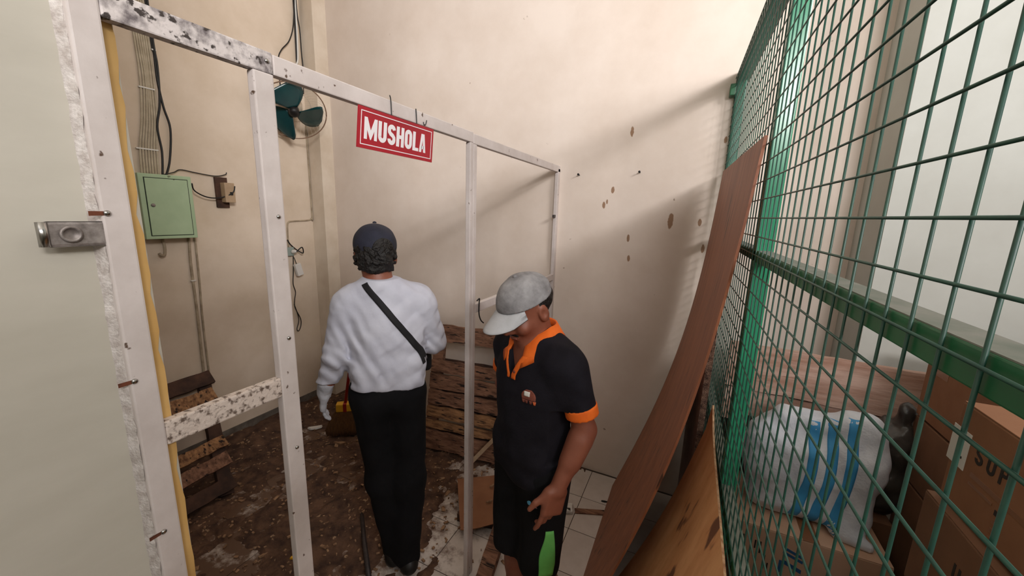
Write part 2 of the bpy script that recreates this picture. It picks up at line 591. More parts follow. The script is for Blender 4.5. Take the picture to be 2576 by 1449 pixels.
# ------------------------------------------------------------------ smooth implicit shapes
class Field:
    def __init__(s, lo, hi, h):
        s.h = h
        s.lo = np.array(lo, np.float32)
        s.n = np.ceil((np.array(hi) - np.array(lo)) / h).astype(int) + 1
        s.D = np.full(tuple(s.n), 0.5, np.float32)
        s.ax = [s.lo[i] + h * np.arange(s.n[i], dtype=np.float32) for i in range(3)]

    def _sl(s, lo, hi):
        a = np.clip(np.floor((np.array(lo) - s.lo) / s.h).astype(int), 0, s.n)
        b = np.clip(np.ceil((np.array(hi) - s.lo) / s.h).astype(int) + 1, 0, s.n)
        return tuple(slice(int(a[i]), int(b[i])) for i in range(3))

    def _grid(s, sl):
        return s.ax[0][sl[0]][:, None, None], s.ax[1][sl[1]][None, :, None], s.ax[2][sl[2]][None, None, :]

    def _mix(s, fn, lo, hi, k, sub=False):
        pad = max(k, 0) + 4 * s.h
        sl = s._sl(np.array(lo) - pad, np.array(hi) + pad)
        if any(q.stop <= q.start for q in sl):
            return
        d = fn(*s._grid(sl)).astype(np.float32)
        S = s.D[sl]
        if sub:
            s.D[sl] = np.maximum(S, -d)
        elif k > 0:
            hh = np.maximum(k - np.abs(S - d), 0) / k
            s.D[sl] = np.minimum(S, d) - hh * hh * k * 0.25
        else:
            s.D[sl] = np.minimum(S, d)

    def cone(s, a, b, ra, rb, k=0.03, sub=False):
        a, b = np.array(a, float), np.array(b, float)
        ba = b - a
        L2 = ba @ ba + 1e-12

        def fn(X, Y, Z):
            px, py, pz = X - a[0], Y - a[1], Z - a[2]
            t = np.clip((px * ba[0] + py * ba[1] + pz * ba[2]) / L2, 0, 1)
            return np.sqrt((px - ba[0] * t) ** 2 + (py - ba[1] * t) ** 2 + (pz - ba[2] * t) ** 2) - (ra + (rb - ra) * t)
        mr = max(ra, rb)
        s._mix(fn, np.minimum(a, b) - mr, np.maximum(a, b) + mr, k, sub)

    def chain(s, pts, rs, k=0.02):
        for i in range(len(pts) - 1):
            s.cone(pts[i], pts[i + 1], rs[i], rs[i + 1], k)

    def ell(s, c, r, k=0.03, rot=None, sub=False):
        c, r = np.array(c, float), np.array(r, float)
        rot = np.eye(3) if rot is None else np.array(rot)

        def fn(X, Y, Z):
            p = (X - c[0], Y - c[1], Z - c[2])
            q = [p[0] * rot[0][i] + p[1] * rot[1][i] + p[2] * rot[2][i] for i in range(3)]
            k0 = np.sqrt((q[0] / r[0]) ** 2 + (q[1] / r[1]) ** 2 + (q[2] / r[2]) ** 2)
            k1 = np.sqrt((q[0] / r[0] ** 2) ** 2 + (q[1] / r[1] ** 2) ** 2 + (q[2] / r[2] ** 2) ** 2) + 1e-9
            return k0 * (k0 - 1) / k1
        m_ = max(r)
        s._mix(fn, c - m_, c + m_, k, sub)

    def rbox(s, c, hf, rad, k=0.02, rot=None, sub=False):
        c, hf = np.array(c, float), np.array(hf, float)
        rot = np.eye(3) if rot is None else np.array(rot)

        def fn(X, Y, Z):
            p = (X - c[0], Y - c[1], Z - c[2])
            q = [np.abs(p[0] * rot[0][i] + p[1] * rot[1][i] + p[2] * rot[2][i]) - (hf[i] - rad) for i in range(3)]
            return np.sqrt(np.maximum(q[0], 0) ** 2 + np.maximum(q[1], 0) ** 2 + np.maximum(q[2], 0) ** 2) + np.minimum(np.maximum(q[0], np.maximum(q[1], q[2])), 0) - rad
        m_ = float(np.linalg.norm(hf))
        s._mix(fn, c - m_, c + m_, k, sub)

    def plane(s, p, n):
        """keep the side of the plane away from n"""
        n = np.array(n, float)
        n = n / np.linalg.norm(n)
        X, Y, Z = s._grid((slice(None),) * 3)
        d = ((X - p[0]) * n[0] + (Y - p[1]) * n[1] + (Z - p[2]) * n[2]).astype(np.float32)
        s.D = np.maximum(s.D, d)

    def cutfn(s, fn, lo, hi):
        sl = s._sl(lo, hi)
        s.D[sl] = np.maximum(s.D[sl], fn(*s._grid(sl)).astype(np.float32))

    def wobble(s, amp, freq, seed=0, aniso=(1, 1, 1)):
        rg = np.random.default_rng(seed)
        X, Y, Z = s._grid((slice(None),) * 3)
        acc = np.zeros_like(s.D)
        for _ in range(5):
            d = rg.normal(size=3) * np.array(aniso)
            d /= np.linalg.norm(d)
            f = freq * rg.uniform(0.6, 1.6)
            e = rg.normal(size=3)
            acc += np.sin(f * (X * d[0] + Y * d[1] + Z * d[2]) + rg.uniform(0, 6.28) + 0.9 * np.sin(f * 0.45 * (X * e[0] + Y * e[1] + Z * e[2])))
        s.D = s.D + (amp / 5) * acc

    def at(s, p):
        q = (np.array(p) - s.lo) / s.h
        i = np.floor(q).astype(int)
        if np.any(i < 0) or np.any(i >= s.n - 1):
            return 0.5
        f = q - i
        v = 0.0
        for a in (0, 1):
            for b in (0, 1):
                for c in (0, 1):
                    v += s.D[i[0] + a, i[1] + b, i[2] + c] * (f[0] if a else 1 - f[0]) * (f[1] if b else 1 - f[1]) * (f[2] if c else 1 - f[2])
        return v

    def ray(s, p, d, maxd=1.2):
        p, d = np.array(p, float), np.array(d, float)
        d = d / np.linalg.norm(d)
        t, st = 0.0, s.h * 0.7
        last = s.at(p)
        while t < maxd:
            t += st
            v = s.at(p + d * t)
            if v < 0:
                u = last / (last - v + 1e-9)
                return p + d * (t - st + st * u)
            last = v
        return None

    def mesh(s, name, m, parent=None):
        D = s.D
        inside = D < 0
        n = np.array(D.shape)
        c = np.zeros(tuple(n - 1), np.int8)
        for a in (0, 1):
            for b in (0, 1):
                for cc in (0, 1):
                    c += inside[a:n[0] - 1 + a, b:n[1] - 1 + b, cc:n[2] - 1 + cc]
        act = (c > 0) & (c < 8)
        idx = np.argwhere(act)
        vid = np.full(act.shape, -1, np.int64)
        vid[act] = np.arange(len(idx))
        acc = np.zeros((len(idx), 3))
        cnt = np.zeros(len(idx))
        corners = [(a, b, cc) for a in (0, 1) for b in (0, 1) for cc in (0, 1)]
        val = {q: D[idx[:, 0] + q[0], idx[:, 1] + q[1], idx[:, 2] + q[2]] for q in corners}
        for q in corners:
            for ax in range(3):
                if q[ax] == 0:
                    q2 = list(q)
                    q2[ax] = 1
                    q2 = tuple(q2)
                    v0, v1 = val[q], val[q2]
                    cr = (v0 < 0) != (v1 < 0)
                    t = np.where(cr, v0 / np.where(cr, v0 - v1, 1), 0)
                    base = np.array(q, float)[None, :] + np.eye(3)[ax][None, :] * t[:, None]
                    acc += np.where(cr[:, None], base, 0)
                    cnt += cr
        P = (idx + acc / np.maximum(cnt, 1)[:, None]) * s.h + s.lo
        quads = []
        for ax in range(3):
            a1, a2 = (ax + 1) % 3, (ax + 2) % 3
            sl0 = [slice(None)] * 3
            sl1 = [slice(None)] * 3
            sl0[ax], sl1[ax] = slice(0, -1), slice(1, None)
            e0, e1 = inside[tuple(sl0)], inside[tuple(sl1)]
            for flip, msk in ((False, e0 & ~e1), (True, ~e0 & e1)):
                E = np.argwhere(msk)
                ok = (E[:, a1] > 0) & (E[:, a2] > 0) & (E[:, a1] < n[a1] - 1) & (E[:, a2] < n[a2] - 1)
                E = E[ok]
                q = []
                for (d1, d2) in ((-1, -1), (0, -1), (0, 0), (-1, 0)):
                    F_ = E.copy()
                    F_[:, a1] += d1
                    F_[:, a2] += d2
                    q.append(vid[F_[:, 0], F_[:, 1], F_[:, 2]])
                q = np.stack(q, 1)
                if flip:
                    q = q[:, ::-1]
                quads.append(q)
        Q = np.concatenate(quads)
        me = bpy.data.meshes.new(name)
        me.vertices.add(len(P))
        me.vertices.foreach_set('co', P.astype(np.float32).ravel())
        me.loops.add(len(Q) * 4)
        me.loops.foreach_set('vertex_index', Q.astype(np.int32).ravel())
        me.polygons.add(len(Q))
        me.polygons.foreach_set('loop_start', np.arange(0, len(Q) * 4, 4, dtype=np.int32))
        me.polygons.foreach_set('loop_total', np.full(len(Q), 4, np.int32))
        me.update(calc_edges=True)
        me.validate()
        return link(name, me, m, parent, True)


def surf_patch(name, field, rows, d, off, m, parent, thick=0.002):
    """rows of start points dropped along d on the field's surface: a thin cloth patch"""
    d = np.array(d, float)
    d /= np.linalg.norm(d)
    G = []
    for row in rows:
        g = []
        for p in row:
            h = field.ray(p, d)
            g.append(None if h is None else h)
        G.append(g)
    nr, nc = len(G), len(G[0])
    V, Fs, ids = [], [], {}
    for layer in (off, off - thick - 0.003):
        for i in range(nr):
            for j in range(nc):
                if G[i][j] is not None:
                    ids[(layer, i, j)] = len(V)
                    V.append(G[i][j] - d * layer)
    tl, bl = off, off - thick - 0.003

    def okq(i, j):
        return 0 <= i < nr - 1 and 0 <= j < nc - 1 and all((tl, a, b) in ids for a, b in ((i, j), (i + 1, j), (i + 1, j + 1), (i, j + 1))) and \
            max(np.linalg.norm(G[i][j] - G[i + 1][j + 1]), np.linalg.norm(G[i + 1][j] - G[i][j + 1])) < 0.09
    for i in range(nr - 1):
        for j in range(nc - 1):
            if not okq(i, j):
                continue
            Fs.append((ids[(tl, i, j)], ids[(tl, i + 1, j)], ids[(tl, i + 1, j + 1)], ids[(tl, i, j + 1)]))
            Fs.append((ids[(bl, i, j + 1)], ids[(bl, i + 1, j + 1)], ids[(bl, i + 1, j)], ids[(bl, i, j)]))
            for (di, dj, e) in ((-1, 0, ((i, j), (i, j + 1))), (1, 0, ((i + 1, j + 1), (i + 1, j))), (0, -1, ((i + 1, j), (i, j))), (0, 1, ((i, j + 1), (i + 1, j + 1)))):
                if not okq(i + di, j + dj):
                    a, b = e
                    Fs.append((ids[(tl, *a)], ids[(tl, *b)], ids[(bl, *b)], ids[(bl, *a)]))
    bm = bmesh.new()
    vv = [bm.verts.new(v) for v in V]
    for f in Fs:
        try:
            bm.faces.new([vv[i] for i in f])
        except ValueError:
            pass
    return bm_obj(name, bm, m, parent, True)

# ------------------------------------------------------------------ the setting
XL, YB = -2.95, 2.39
SPOTS = [(-0.392, 2.199, .011, .03), (-0.475, 1.873, .010, .022), (-0.505, 1.805, .007, .016), (-0.522, 1.782, .010, .024), (-0.138, 1.705, .016, .045),
         (-0.363, 1.592, .009, .024), (0.012, 1.699, .010, .022), (-0.351, 1.473, .009, .022), (0.043, 1.559, .009, .026), (0.088, 2.128, .010, .022)]
add_spots(M_wall, SPOTS, (138, 98, 62), 0, 2)
tag(box('wall_back', (-2.98, YB, 0), (0.70, YB + 0.15, 5.2), M_wall), kind='structure')
tag(box('wall_right', (0.685, 2.07, 0), (3.4, 2.54, 5.2), M_wallW), kind='structure')
tag(box('wall_left', (XL - 0.15, -1.2, 0), (XL, YB + 0.15, 5.2), M_wallL), kind='structure')
tag(box('wall_front', (-0.95, -3.2, 0), (-0.832, 0.322, 5.2), M_wallG), kind='structure')
tag(box('wall_alcove', (-3.1, -1.35, 0), (-0.95, -1.2, 5.2), M_wallG), kind='structure')
tag(box('wall_blocker_rear', (-0.832, -1.3, 0), (3.4, -1.2, 2.36), M_wallG), kind='structure')  # unseen, added behind the camera to hold daylight off the low parts
tag(box('wall_blocker_side', (3.4, -3.3, 0), (3.5, 2.54, 3.45), M_wallG), kind='structure')  # unseen, added and raised so the lower walls fall into shade
tag(box('ceiling', (-3.1, -3.2, 5.2), (3.4, 2.54, 5.3), M_ceil), kind='structure')
tag(box('trim_1', (XL - 0.01, 2.27, 0), (-2.80, YB + 0.01, 5.19), M_column, bevel=0.004), kind='structure')
tag(box('baseboard_left', (XL, -1.2, 0), (XL + 0.006, 2.27, 0.10), M_plinth), kind='structure')

# peeling yellow band on the wall's end, with a ragged far edge
V, Fs = [], []
nseg = 90
for i in range(nseg + 1):
    z = 3.0 * i / nseg
    rag = random.uniform(0, .0025) + (random.uniform(.003, .006) if random.random() < .18 else 0)
    for (x, y) in ((-0.8318, 0.27), (-0.8300, 0.27), (-0.8300, 0.3225 - rag), (-0.8318, 0.3225 - rag)):
        V.append((x, y, z))
for i in range(nseg):
    o = i * 4
    for k in range(4):
        Fs.append((o + k, o + (k + 1) % 4, o + 4 + (k + 1) % 4, o + 4 + k))
tag(mesh('trim_2', V, Fs, M_yellow), kind='structure')
# crumbled mortar line between grey wall and frame
V, Fs = [], []
for i in range(121):
    z = 2.1 * i / 120
    a = .262 + random.uniform(-.001, .001)
    pr = random.uniform(.010, .020)
    for (x, y) in ((-0.832, a - .003), (-0.832 + pr * .5, a + .001), (-0.832 + pr, a + .0045), (-0.818, a + .007), (-0.832, a + .009)):
        V.append((x, y, z))
for i in range(120):
    o = i * 5
    for k in range(5):
        Fs.append((o + k, o + (k + 1) % 5, o + 5 + (k + 1) % 5, o + 5 + k))
tag(mesh('trim_3', V, Fs, M_mortar), kind='structure')

# floor: grout bed and tiles
floor = tag(box('floor', (-3.1, -3.2, -0.1), (3.4, 2.54, -0.002), M_grout), kind='structure')
tm = None
P_ = 0.272
for i in range(-10, 4):
    for j in range(-7, 2):
        x0, y0 = -0.466 + P_ * i, 2.106 - P_ + P_ * j
        lo_ = (max(x0 + .0018, XL), max(y0 + .0018, -0.2), -0.008)
        hi_ = (min(x0 + P_ - .0018, 0.62), min(y0 + P_ - .0018, YB), 0.0)
        if hi_[0] - lo_[0] < .02 or hi_[1] - lo_[1] < .02:
            continue
        full = hi_[0] - lo_[0] > P_ - .006 and hi_[1] - lo_[1] > P_ - .006
        if full and tm is not None:
            t = bpy.data.objects.new('tile', tm)
            COL.objects.link(t)
            t.location = (x0, y0, 0)
            t.parent = floor
        elif full:
            t = box('tile', (.0018, .0018, -.008), (P_ - .0018, P_ - .0018, 0), M_tile, floor, .0012)
            tm = t.data
            t.location = (x0, y0, 0)
        else:
            box('tile', lo_, hi_, M_tile, floor, .0012)


# dirt: heaped geometry where a noise is high
def vnoise(x, y, seed):
    rg = np.random.default_rng(seed)
    T = rg.random((64, 64))
    xi, yi = np.floor(x).astype(int), np.floor(y).astype(int)
    fx, fy = x - xi, y - yi
    fx, fy = fx * fx * (3 - 2 * fx), fy * fy * (3 - 2 * fy)
    g = lambda a, b: T[a % 64, b % 64]
    return (g(xi, yi) * (1 - fx) + g(xi + 1, yi) * fx) * (1 - fy) + (g(xi, yi + 1) * (1 - fx) + g(xi + 1, yi + 1) * fx) * fy


def fbm(x, y, seed):
    return sum(vnoise(x * 2 ** k, y * 2 ** k, seed + k) * .5 ** k for k in range(5)) / 1.94


gx, gy = np.arange(XL, -0.5, .011), np.arange(0.35, YB, .011)
GX, GY = np.meshgrid(gx, gy, indexing='ij')
nz = .55 * fbm(GX * 4.5, GY * 4.5, 5) + .45 * fbm(GX * 15, GY * 11, 25)
dens = np.clip((-0.80 - GX) / 0.7, 0, 1) ** .7
hgt = (nz - (0.66 - .24 * dens)) * .13 + np.clip((-2.55 - GX) * .12, 0, .05) + np.clip((GY - 2.2) * .1, 0, .02) * (GX < -1.7)
hgt += (fbm(GX * 30, GY * 30, 9) - .5) * .014
hgt = np.clip(hgt, -0.004, .055)
V = np.stack([GX, GY, hgt], -1).reshape(-1, 3)
nj = len(gy)
keep = np.full(len(V), -1)
Fs = []
for i in range(len(gx) - 1):
    for j in range(nj - 1):
        a = i * nj + j
        q = (a, a + nj, a + nj + 1, a + 1)
        if max(V[k][2] for k in q) > 0:
            Fs.append(q)
tag(mesh('dirt_layer', V, Fs, M_dirt, None, True), 'brown dirt and rubble dust spread over the alcove tiles', 'dirt', kind='stuff')


def hat(x, y):
    i = int(np.clip((x - XL) / .011, 0, len(gx) - 1))
    j = int(np.clip((y - .35) / .011, 0, nj - 1))
    return max(0.0, float(hgt[i, j]))


bm = bmesh.new()
for k in range(1300):
    x = XL + .1 + (2.2) * random.random() ** 0.9
    y = .7 + 1.65 * random.random()
    if x > -1.0 and random.random() < .75:
        continue
    s = random.uniform(.002, .010) * (1.0 if random.random() < .85 else 2.0)
    mm = Matrix.Translation((x, y, hat(x, y) + .003)) @ Matrix.Rotation(random.uniform(0, 6.3), 4, 'Z') @ Matrix.Rotation(random.uniform(-.3, .3), 4, 'X')
    bm_box(bm, (-s, -s * random.uniform(.3, .7), -.002), (s, s * random.uniform(.3, .7), random.uniform(.001, .006)), 0, mm)
tag(bm_obj('wood_crumbs', bm, M_chips), 'pale wood crumbs and flakes strewn over the brown dirt', 'debris', kind='stuff')


def flake(name, x, y, s, m, label, cat, asp=.5, th=.003, group=None, rot=None, z=None):
    n = 9
    out = [(math.cos(2 * math.pi * i / n) * s * random.uniform(.75, 1.1), math.sin(2 * math.pi * i / n) * s * asp * random.uniform(.75, 1.1)) for i in range(n)]
    ro = random.uniform(0, 6.3) if rot is None else rot
    mm = Matrix.Translation((x, y, (hat(x, y) if z is None else z) + .001)) @ Matrix.Rotation(ro, 4, 'Z')
    V = [mm @ Vector((a, b, 0)) for a, b in out] + [mm @ Vector((a * .9, b * .9, th + .35 * s * (a / s) ** 2 * .3)) for a, b in out]
    Fs = [tuple(range(n - 1, -1, -1)), tuple(range(n, 2 * n))] + [(i, (i + 1) % n, n + (i + 1) % n, n + i) for i in range(n)]
    return tag(mesh(name, V, Fs, m), label, cat, group)


flake('orange_scrap', -1.72, 1.86, .022, M_debris_o, 'small orange scrap lying on the dirt beside dark trousers', 'scrap', .7, .02)
flake('plastic_scrap', -2.55, 1.86, .06, M_plastic_w, 'white plastic scrap against the base of the left wall', 'scrap', .35, .01, rot=.8)
flake('pale_shaving', -2.20, 1.79, .05, M_chips, 'pale wood shaving just in front of the broom', 'shaving', .3, .008, rot=.4)
flake('yellow_scrap', -1.62, 1.02, .022, M_byellow, 'small yellowish scrap in the dirt near the iron rod', 'scrap', .6, .006)
for k, (x, y, lb) in enumerate([(-1.08, 1.93, 'splinter flake at the far corner of the floor cardboard'), (-.97, 1.86, 'curled wood flake on the middle of the floor cardboard'),
                                (-.92, 1.74, 'wood flake near the front edge of the floor cardboard'), (-1.12, 1.80, 'short wood flake near the left edge of the floor cardboard')]):
    flake('wood_flake', x, y, .022, M_chips, lb, 'flake', .35, .006, 'flakes on the floor cardboard', z=.062)

# ------------------------------------------------------------------ white steel partition frame
fr = thing('partition_frame', 'white painted steel partition frame with open bays hung with a red sign', 'frame', (-0.82, 0.30, 0))
fo = Vector((0.82, -0.30, 0))


def fbox(name, y0, y1, z0, z1, m=M_frame, x0=-.830, x1=-.809, bev=.003):
    return box(name, Vector((x0, y0, z0)) + fo, Vector((x1, y1, z1)) + fo, m, fr, bev)


posts = [fbox('post', .267, .302, 0, 2.022, M_frame), fbox('post', .515, .556, 0, 1.981), fbox('post', 1.318, 1.340, 0, 1.981), fbox('post', 1.343, 1.368, 0, 1.978), fbox('post', 2.352, YB - .001, 0, 2.0)]
fbox('top_rail', .302, .556, 1.981, 2.022, M_frame_dirty)
fbox('top_rail', .557, 1.340, 1.981, 2.020, M_frame)
fbox('top_rail', 1.343, YB - .001, 1.978, 2.016, M_frame)
fbox('middle_rail', .302, .515, 1.296, 1.340, M_chip)
fbox('middle_rail', 1.368, 2.352, 1.299, 1.338, M_frame)


def screw(y, z, rust=False):
    mm = Matrix.Translation(Vector((-.809, y, z)) + fo) @ Matrix.Rotation(R(90), 4, 'Y')
    s = lathe('screw', [(.0045, 0), (.0045, .0015), (.003, .003), (.0008, .0036)], M_screw, fr, 12, mm)
    if rust:
        yy = y - .012
        V = [Vector((-.8088, y + .002, z + .003)) + fo, Vector((-.8088, y + .002, z - .003)) + fo, Vector((-.8088, y - .02, z - .004)) + fo, Vector((-.8088, y - .02, z + .003)) + fo]
        V2 = [v + Vector((-.0006, 0, 0)) for v in V]
        mesh('rust_streak', V + V2, [(0, 1, 2, 3), (7, 6, 5, 4), (0, 4, 5, 1), (1, 5, 6, 2), (2, 6, 7, 3), (3, 7, 4, 0)], M_rust, fr)
    return s


for (y, z, ru) in [(.273, 1.702, True), (.272, 1.430, True), (.277, 1.138, True), (.541, 1.698, False), (.541, 1.427, False), (.538, 1.154, False), (.544, 2.003, False)]:
    screw(y, z, ru)
# hasp plate on the first post
hp = fbox('hasp', .207, .272, 1.654, 1.690, M_zinc, -.815, -.811, .004)
lathe('hasp_boss', [(.012, 0), (.012, .003), (.009, .004), (.008, .0015), (.001, .001)], M_zinc, fr, 18, Matrix.Translation(Vector((-.811, .232, 1.672)) + fo) @ Matrix.Rotation(R(90), 4, 'Y'))
lathe('hasp_knuckle', [(.006, 0), (.006, .034)], M_screw, fr, 12, Matrix.Translation(Vector((-.813, .206, 1.655)) + fo))
# latch stub on the last post
fbox('latch_stub', 2.315, 2.352, 1.70, 1.718, M_iron, -.822, -.812, .002)
# wire tie at the middle rail
tube('tie_wire', [Vector(p) + fo for p in [(-.805, 1.372, 1.352), (-.80, 1.385, 1.36), (-.805, 1.392, 1.34), (-.806, 1.394, 1.29), (-.80, 1.40, 1.262), (-.798, 1.42, 1.245)]], .0028, M_black, fr, 8, True, 6)
tube('tie_wire', [Vector(p) + fo for p in [(-.805, .885, 2.03), (-.806, .89, 2.018), (-.8065, .892, 1.98), (-.806, .893, 1.955)]], .0016, M_black, fr, 6, True, 5)
tube('tie_wire', [Vector(p) + fo for p in [(-.8075, .999, 2.022), (-.8065, 1.0, 1.99), (-.806, 1.0, 1.955)]], .0016, M_black, fr, 6, True, 5)
tube('tie_wire', [Vector(p) + fo for p in [(-.8072, 1.034, 1.992), (-.8068, 1.036, 1.985), (-.8068, 1.044, 1.986), (-.8068, 1.05, 2.0)]], .0013, M_black, fr, 6, True, 5)

# ------------------------------------------------------------------ red sign
sg = thing('sign_board', 'red sign board with white lettering hanging from the white top rail', 'sign', (-.803, .768, 1.874))
SW, SH = .309, .103


def sg3(u, v, t):
    return Vector((.003 + t, u - .012 * (1 - v / SH) + .012 * 0, v))


def quad_strip(name, u0, v0, u1, v1, t, m, parent, to3):
    return extrude2d(name, [(u0, v0), (u1, v0), (u1, v1), (u0, v1)], [(0, 1, 2, 3)], to3, t, m, parent)


extrude2d('board', [(0, 0), (SW, 0), (SW, SH), (0, SH)], [(0, 1, 2, 3)], lambda u, v, t: Vector((t, u - .012 * (1 - v / SH), v)), .003, M_sign, sg)
b0, bw = .009, .0022
for nm, q in (('border_line', (b0, b0, SW - b0, b0 + bw)), ('border_line', (b0, SH - b0 - bw, SW - b0, SH - b0)), ('border_line', (b0, b0 + bw, b0 + bw, SH - b0 - bw)), ('border_line', (SW - b0 - bw, b0 + bw, SW - b0, SH - b0 - bw))):
    quad_strip(nm, *q, .0004, M_signw, sg, sg3)
write('letter', 'MUSHOLA', lambda u, v, t: sg3(u * .985 + .021, v + .024, t), .055, .0315, .0118, .0042, .0006, M_signw, sg)

# ------------------------------------------------------------------ electrical things on the left wall
eb = thing('electrical_box', 'mint green steel electrical box on the left alcove wall', 'electrical box', (XL, 1.24, 1.51))
box('body', (0, -.128, 0), (.10, .128, .372), M_panel, eb, .004)
box('door_seam', (.0985, -.105, .018), (.1008, .108, .352), M_panel_seam, eb)
dr = box('door', (.099, -.101, .022), (.104, .104, .348), M_panel, eb, .0015)
lathe('lock', [(.010, 0), (.010, .004), (.007, .006), (.002, .006)], M_zinc, dr, 16, Matrix.Translation((.104, -.078, .195)) @ Matrix.Rotation(R(90), 4, 'Y'))

for k in range(7):
    yt, yb = 1.226 + k * .0105, 1.165 + k * .013
    pts = [(XL + .006, yt - .004, 3.3), (XL + .006, yt, 2.65), (XL + .007, yt + .004 * math.sin(k), 2.42), (XL + .008, (yt + yb) / 2 + .012, 2.2), (XL + .008, yb + .014, 2.03), (XL + .02, yb, 1.88)]
    tag(tube('cream_cable', pts, .0052, M_cable_b, None, 8, True, 6), ['leftmost cream cable of the bundle running up from the green box', 'second cream cable from the left above the green box', 'third cream cable from the left above the green box', 'middle cream cable of the seven above the green box', 'third cream cable from the right above the green box', 'second cream cable from the right above the green box', 'rightmost cream cable of the bundle, next to the black cables'][k], 'cable', 'cream cables above the green box')
for k, (pts, lb) in enumerate([
        ([(XL + .008, 1.300, 3.3), (XL + .008, 1.302, 2.66), (XL + .010, 1.306, 2.56), (XL + .012, 1.304, 2.42), (XL + .014, 1.315, 2.28), (XL + .014, 1.335, 2.16), (XL + .014, 1.312, 1.98), (XL + .03, 1.275, 1.88)], 'black cable bowing outward above the green box'),
        ([(XL + .012, 1.307, 3.3), (XL + .014, 1.307, 2.66), (XL + .014, 1.312, 2.50), (XL + .014, 1.300, 2.30), (XL + .014, 1.272, 2.16), (XL + .014, 1.278, 2.02), (XL + .03, 1.258, 1.88)], 'black cable running straight down to the green box')]):
    tag(tube('black_cable', pts, .0058, M_black, None, 8, True, 6), lb, 'cable', 'black cables above the green box')
for (z, y0, y1) in [(2.36, 1.212, 1.285), (2.02, 1.160, 1.262), (2.58, 1.296, 1.318)]:
    tag(box('cable_clip', (XL, y0, z), (XL + .015, y1, z + .008), M_cable_w, None, .002), {2.36: 'white clip across the cream cables halfway up', 2.02: 'white clip across the cream cables just above the green box', 2.58: 'white clip holding the black cable'}[z], 'cable clip', 'cable clips on the left wall')
bb = thing('breaker_board', 'dark wooden board with a small circuit breaker on the wall', 'breaker', (XL, 1.59, 1.70))
box('backboard', (0, -.045, 0), (.018, .030, .20), M_darkwood, bb, .002)
br = box('breaker', (.018, -.018, .035), (.068, .045, .165), M_mcb, bb, .004)
box('switch', (.068, .012, .085), (.076, .028, .105), M_black, br, .001)
tag(tube('sagging_wire', [(XL + .07, 1.385, 1.845), (XL + .06, 1.40, 1.80), (XL + .05, 1.47, 1.765), (XL + .05, 1.55, 1.765), (XL + .075, 1.615, 1.80), (XL + .08, 1.63, 1.845)], .004, M_black, None, 8, True, 6), 'black wire sagging between green box and circuit breaker', 'wire')
tag(tube('draped_wire', [(XL + .03, 1.26, 1.885), (XL + .02, 1.32, 1.905), (XL + .015, 1.36, 1.925), (XL + .015, 1.44, 1.915), (XL + .015, 1.55, 1.905), (XL + .02, 1.61, 1.92), (XL + .02, 1.62, 1.935)], .003, M_black, None, 8, True, 6), 'thin dark wire draped from box top to the breaker board', 'wire')
tag(tube('wall_hook', [(XL + .012, 1.222, 1.505), (XL + .014, 1.225, 1.45), (XL + .025, 1.215, 1.41), (XL + .035, 1.195, 1.405), (XL + .035, 1.185, 1.42)], .008, M_conduit, None, 10, True, 6), 'bent conduit hook hanging under the green box', 'hook')
tag(tube('wall_conduit', [(XL + .008, 1.363, 1.505), (XL + .008, 1.352, 1.35), (XL + .008, 1.352, 1.0), (XL + .008, 1.345, .58), (XL + .008, 1.345, .1)], .008, M_conduit, None, 10, True, 5), 'thin cream conduit running down from the box, nearer one', 'conduit', 'conduits under the green box')
tag(tube('wall_conduit', [(XL + .006, 1.395, 1.505), (XL + .006, 1.388, 1.2), (XL + .006, 1.378, .9), (XL + .006, 1.374, .1)], .006, M_conduit, None, 10, True, 5), 'thin cream conduit running down from the box, right-hand one', 'conduit', 'conduits under the green box')
tag(box('cable_clip', (XL, 1.338, 1.222), (XL + .018, 1.366, 1.230), M_cable_w, None, .002), 'white clip around the conduit under the green box', 'cable clip', 'cable clips on the left wall')
# bundle of cables by the corner column
for k, (pts, m_, r_, lb) in enumerate([
        ([(XL + .015, 2.238, 3.6), (XL + .015, 2.236, 3.25), (XL + .015, 2.232, 3.0), (XL + .018, 2.222, 2.84), (XL + .02, 2.205, 2.80)], M_cable_w, .0065, 'white cable in the bundle above the rail by the corner column'),
        ([(XL + .012, 2.228, 3.6), (XL + .012, 2.226, 3.25), (XL + .012, 2.222, 3.0), (XL + .014, 2.215, 2.80), (XL + .014, 2.21, 2.62)], M_black, .006, 'straight black cable beside the white cable by the column'),
        ([(XL + .02, 2.232, 3.6), (XL + .02, 2.228, 3.3), (XL + .02, 2.205, 3.08), (XL + .02, 2.16, 2.95), (XL + .02, 2.09, 2.86), (XL + .02, 2.06, 2.78), (XL + .02, 2.06, 2.6)], M_black, .004, 'black cable curving away to the left above the rail'),
        ([(XL + .02, 2.242, 3.6), (XL + .02, 2.242, 3.2), (XL + .02, 2.256, 3.06), (XL + .02, 2.258, 2.9), (XL + .02, 2.262, 2.78), (XL + .02, 2.25, 2.6)], M_black, .004, 'black cable bowing toward the corner column')]):
    tag(tube('corner_cable', pts, r_, m_, None, 8, True, 6), lb, 'cable', 'cables by the corner column')
tag(tube('surface_cable', [(XL + .006, 2.262, 2.45), (XL + .006, 2.262, 1.68), (XL + .006, 2.255, 1.63), (XL + .006, 2.22, 1.612), (XL + .006, 2.08, 1.605), (XL + .006, 2.045, 1.595), (XL + .006, 2.035, 1.55), (XL + .006, 2.03, 1.40)], .006, M_conduit, None, 8, True, 5), 'painted cable bending along the wall to the socket', 'cable')
sk = thing('wall_socket', 'pale grey wall socket with a white plug beside the corner column', 'socket', (XL, 2.04, 1.34))
box('socket_body', (0, -.035, -.01), (.028, .022, .06), M_socket, sk, .006)
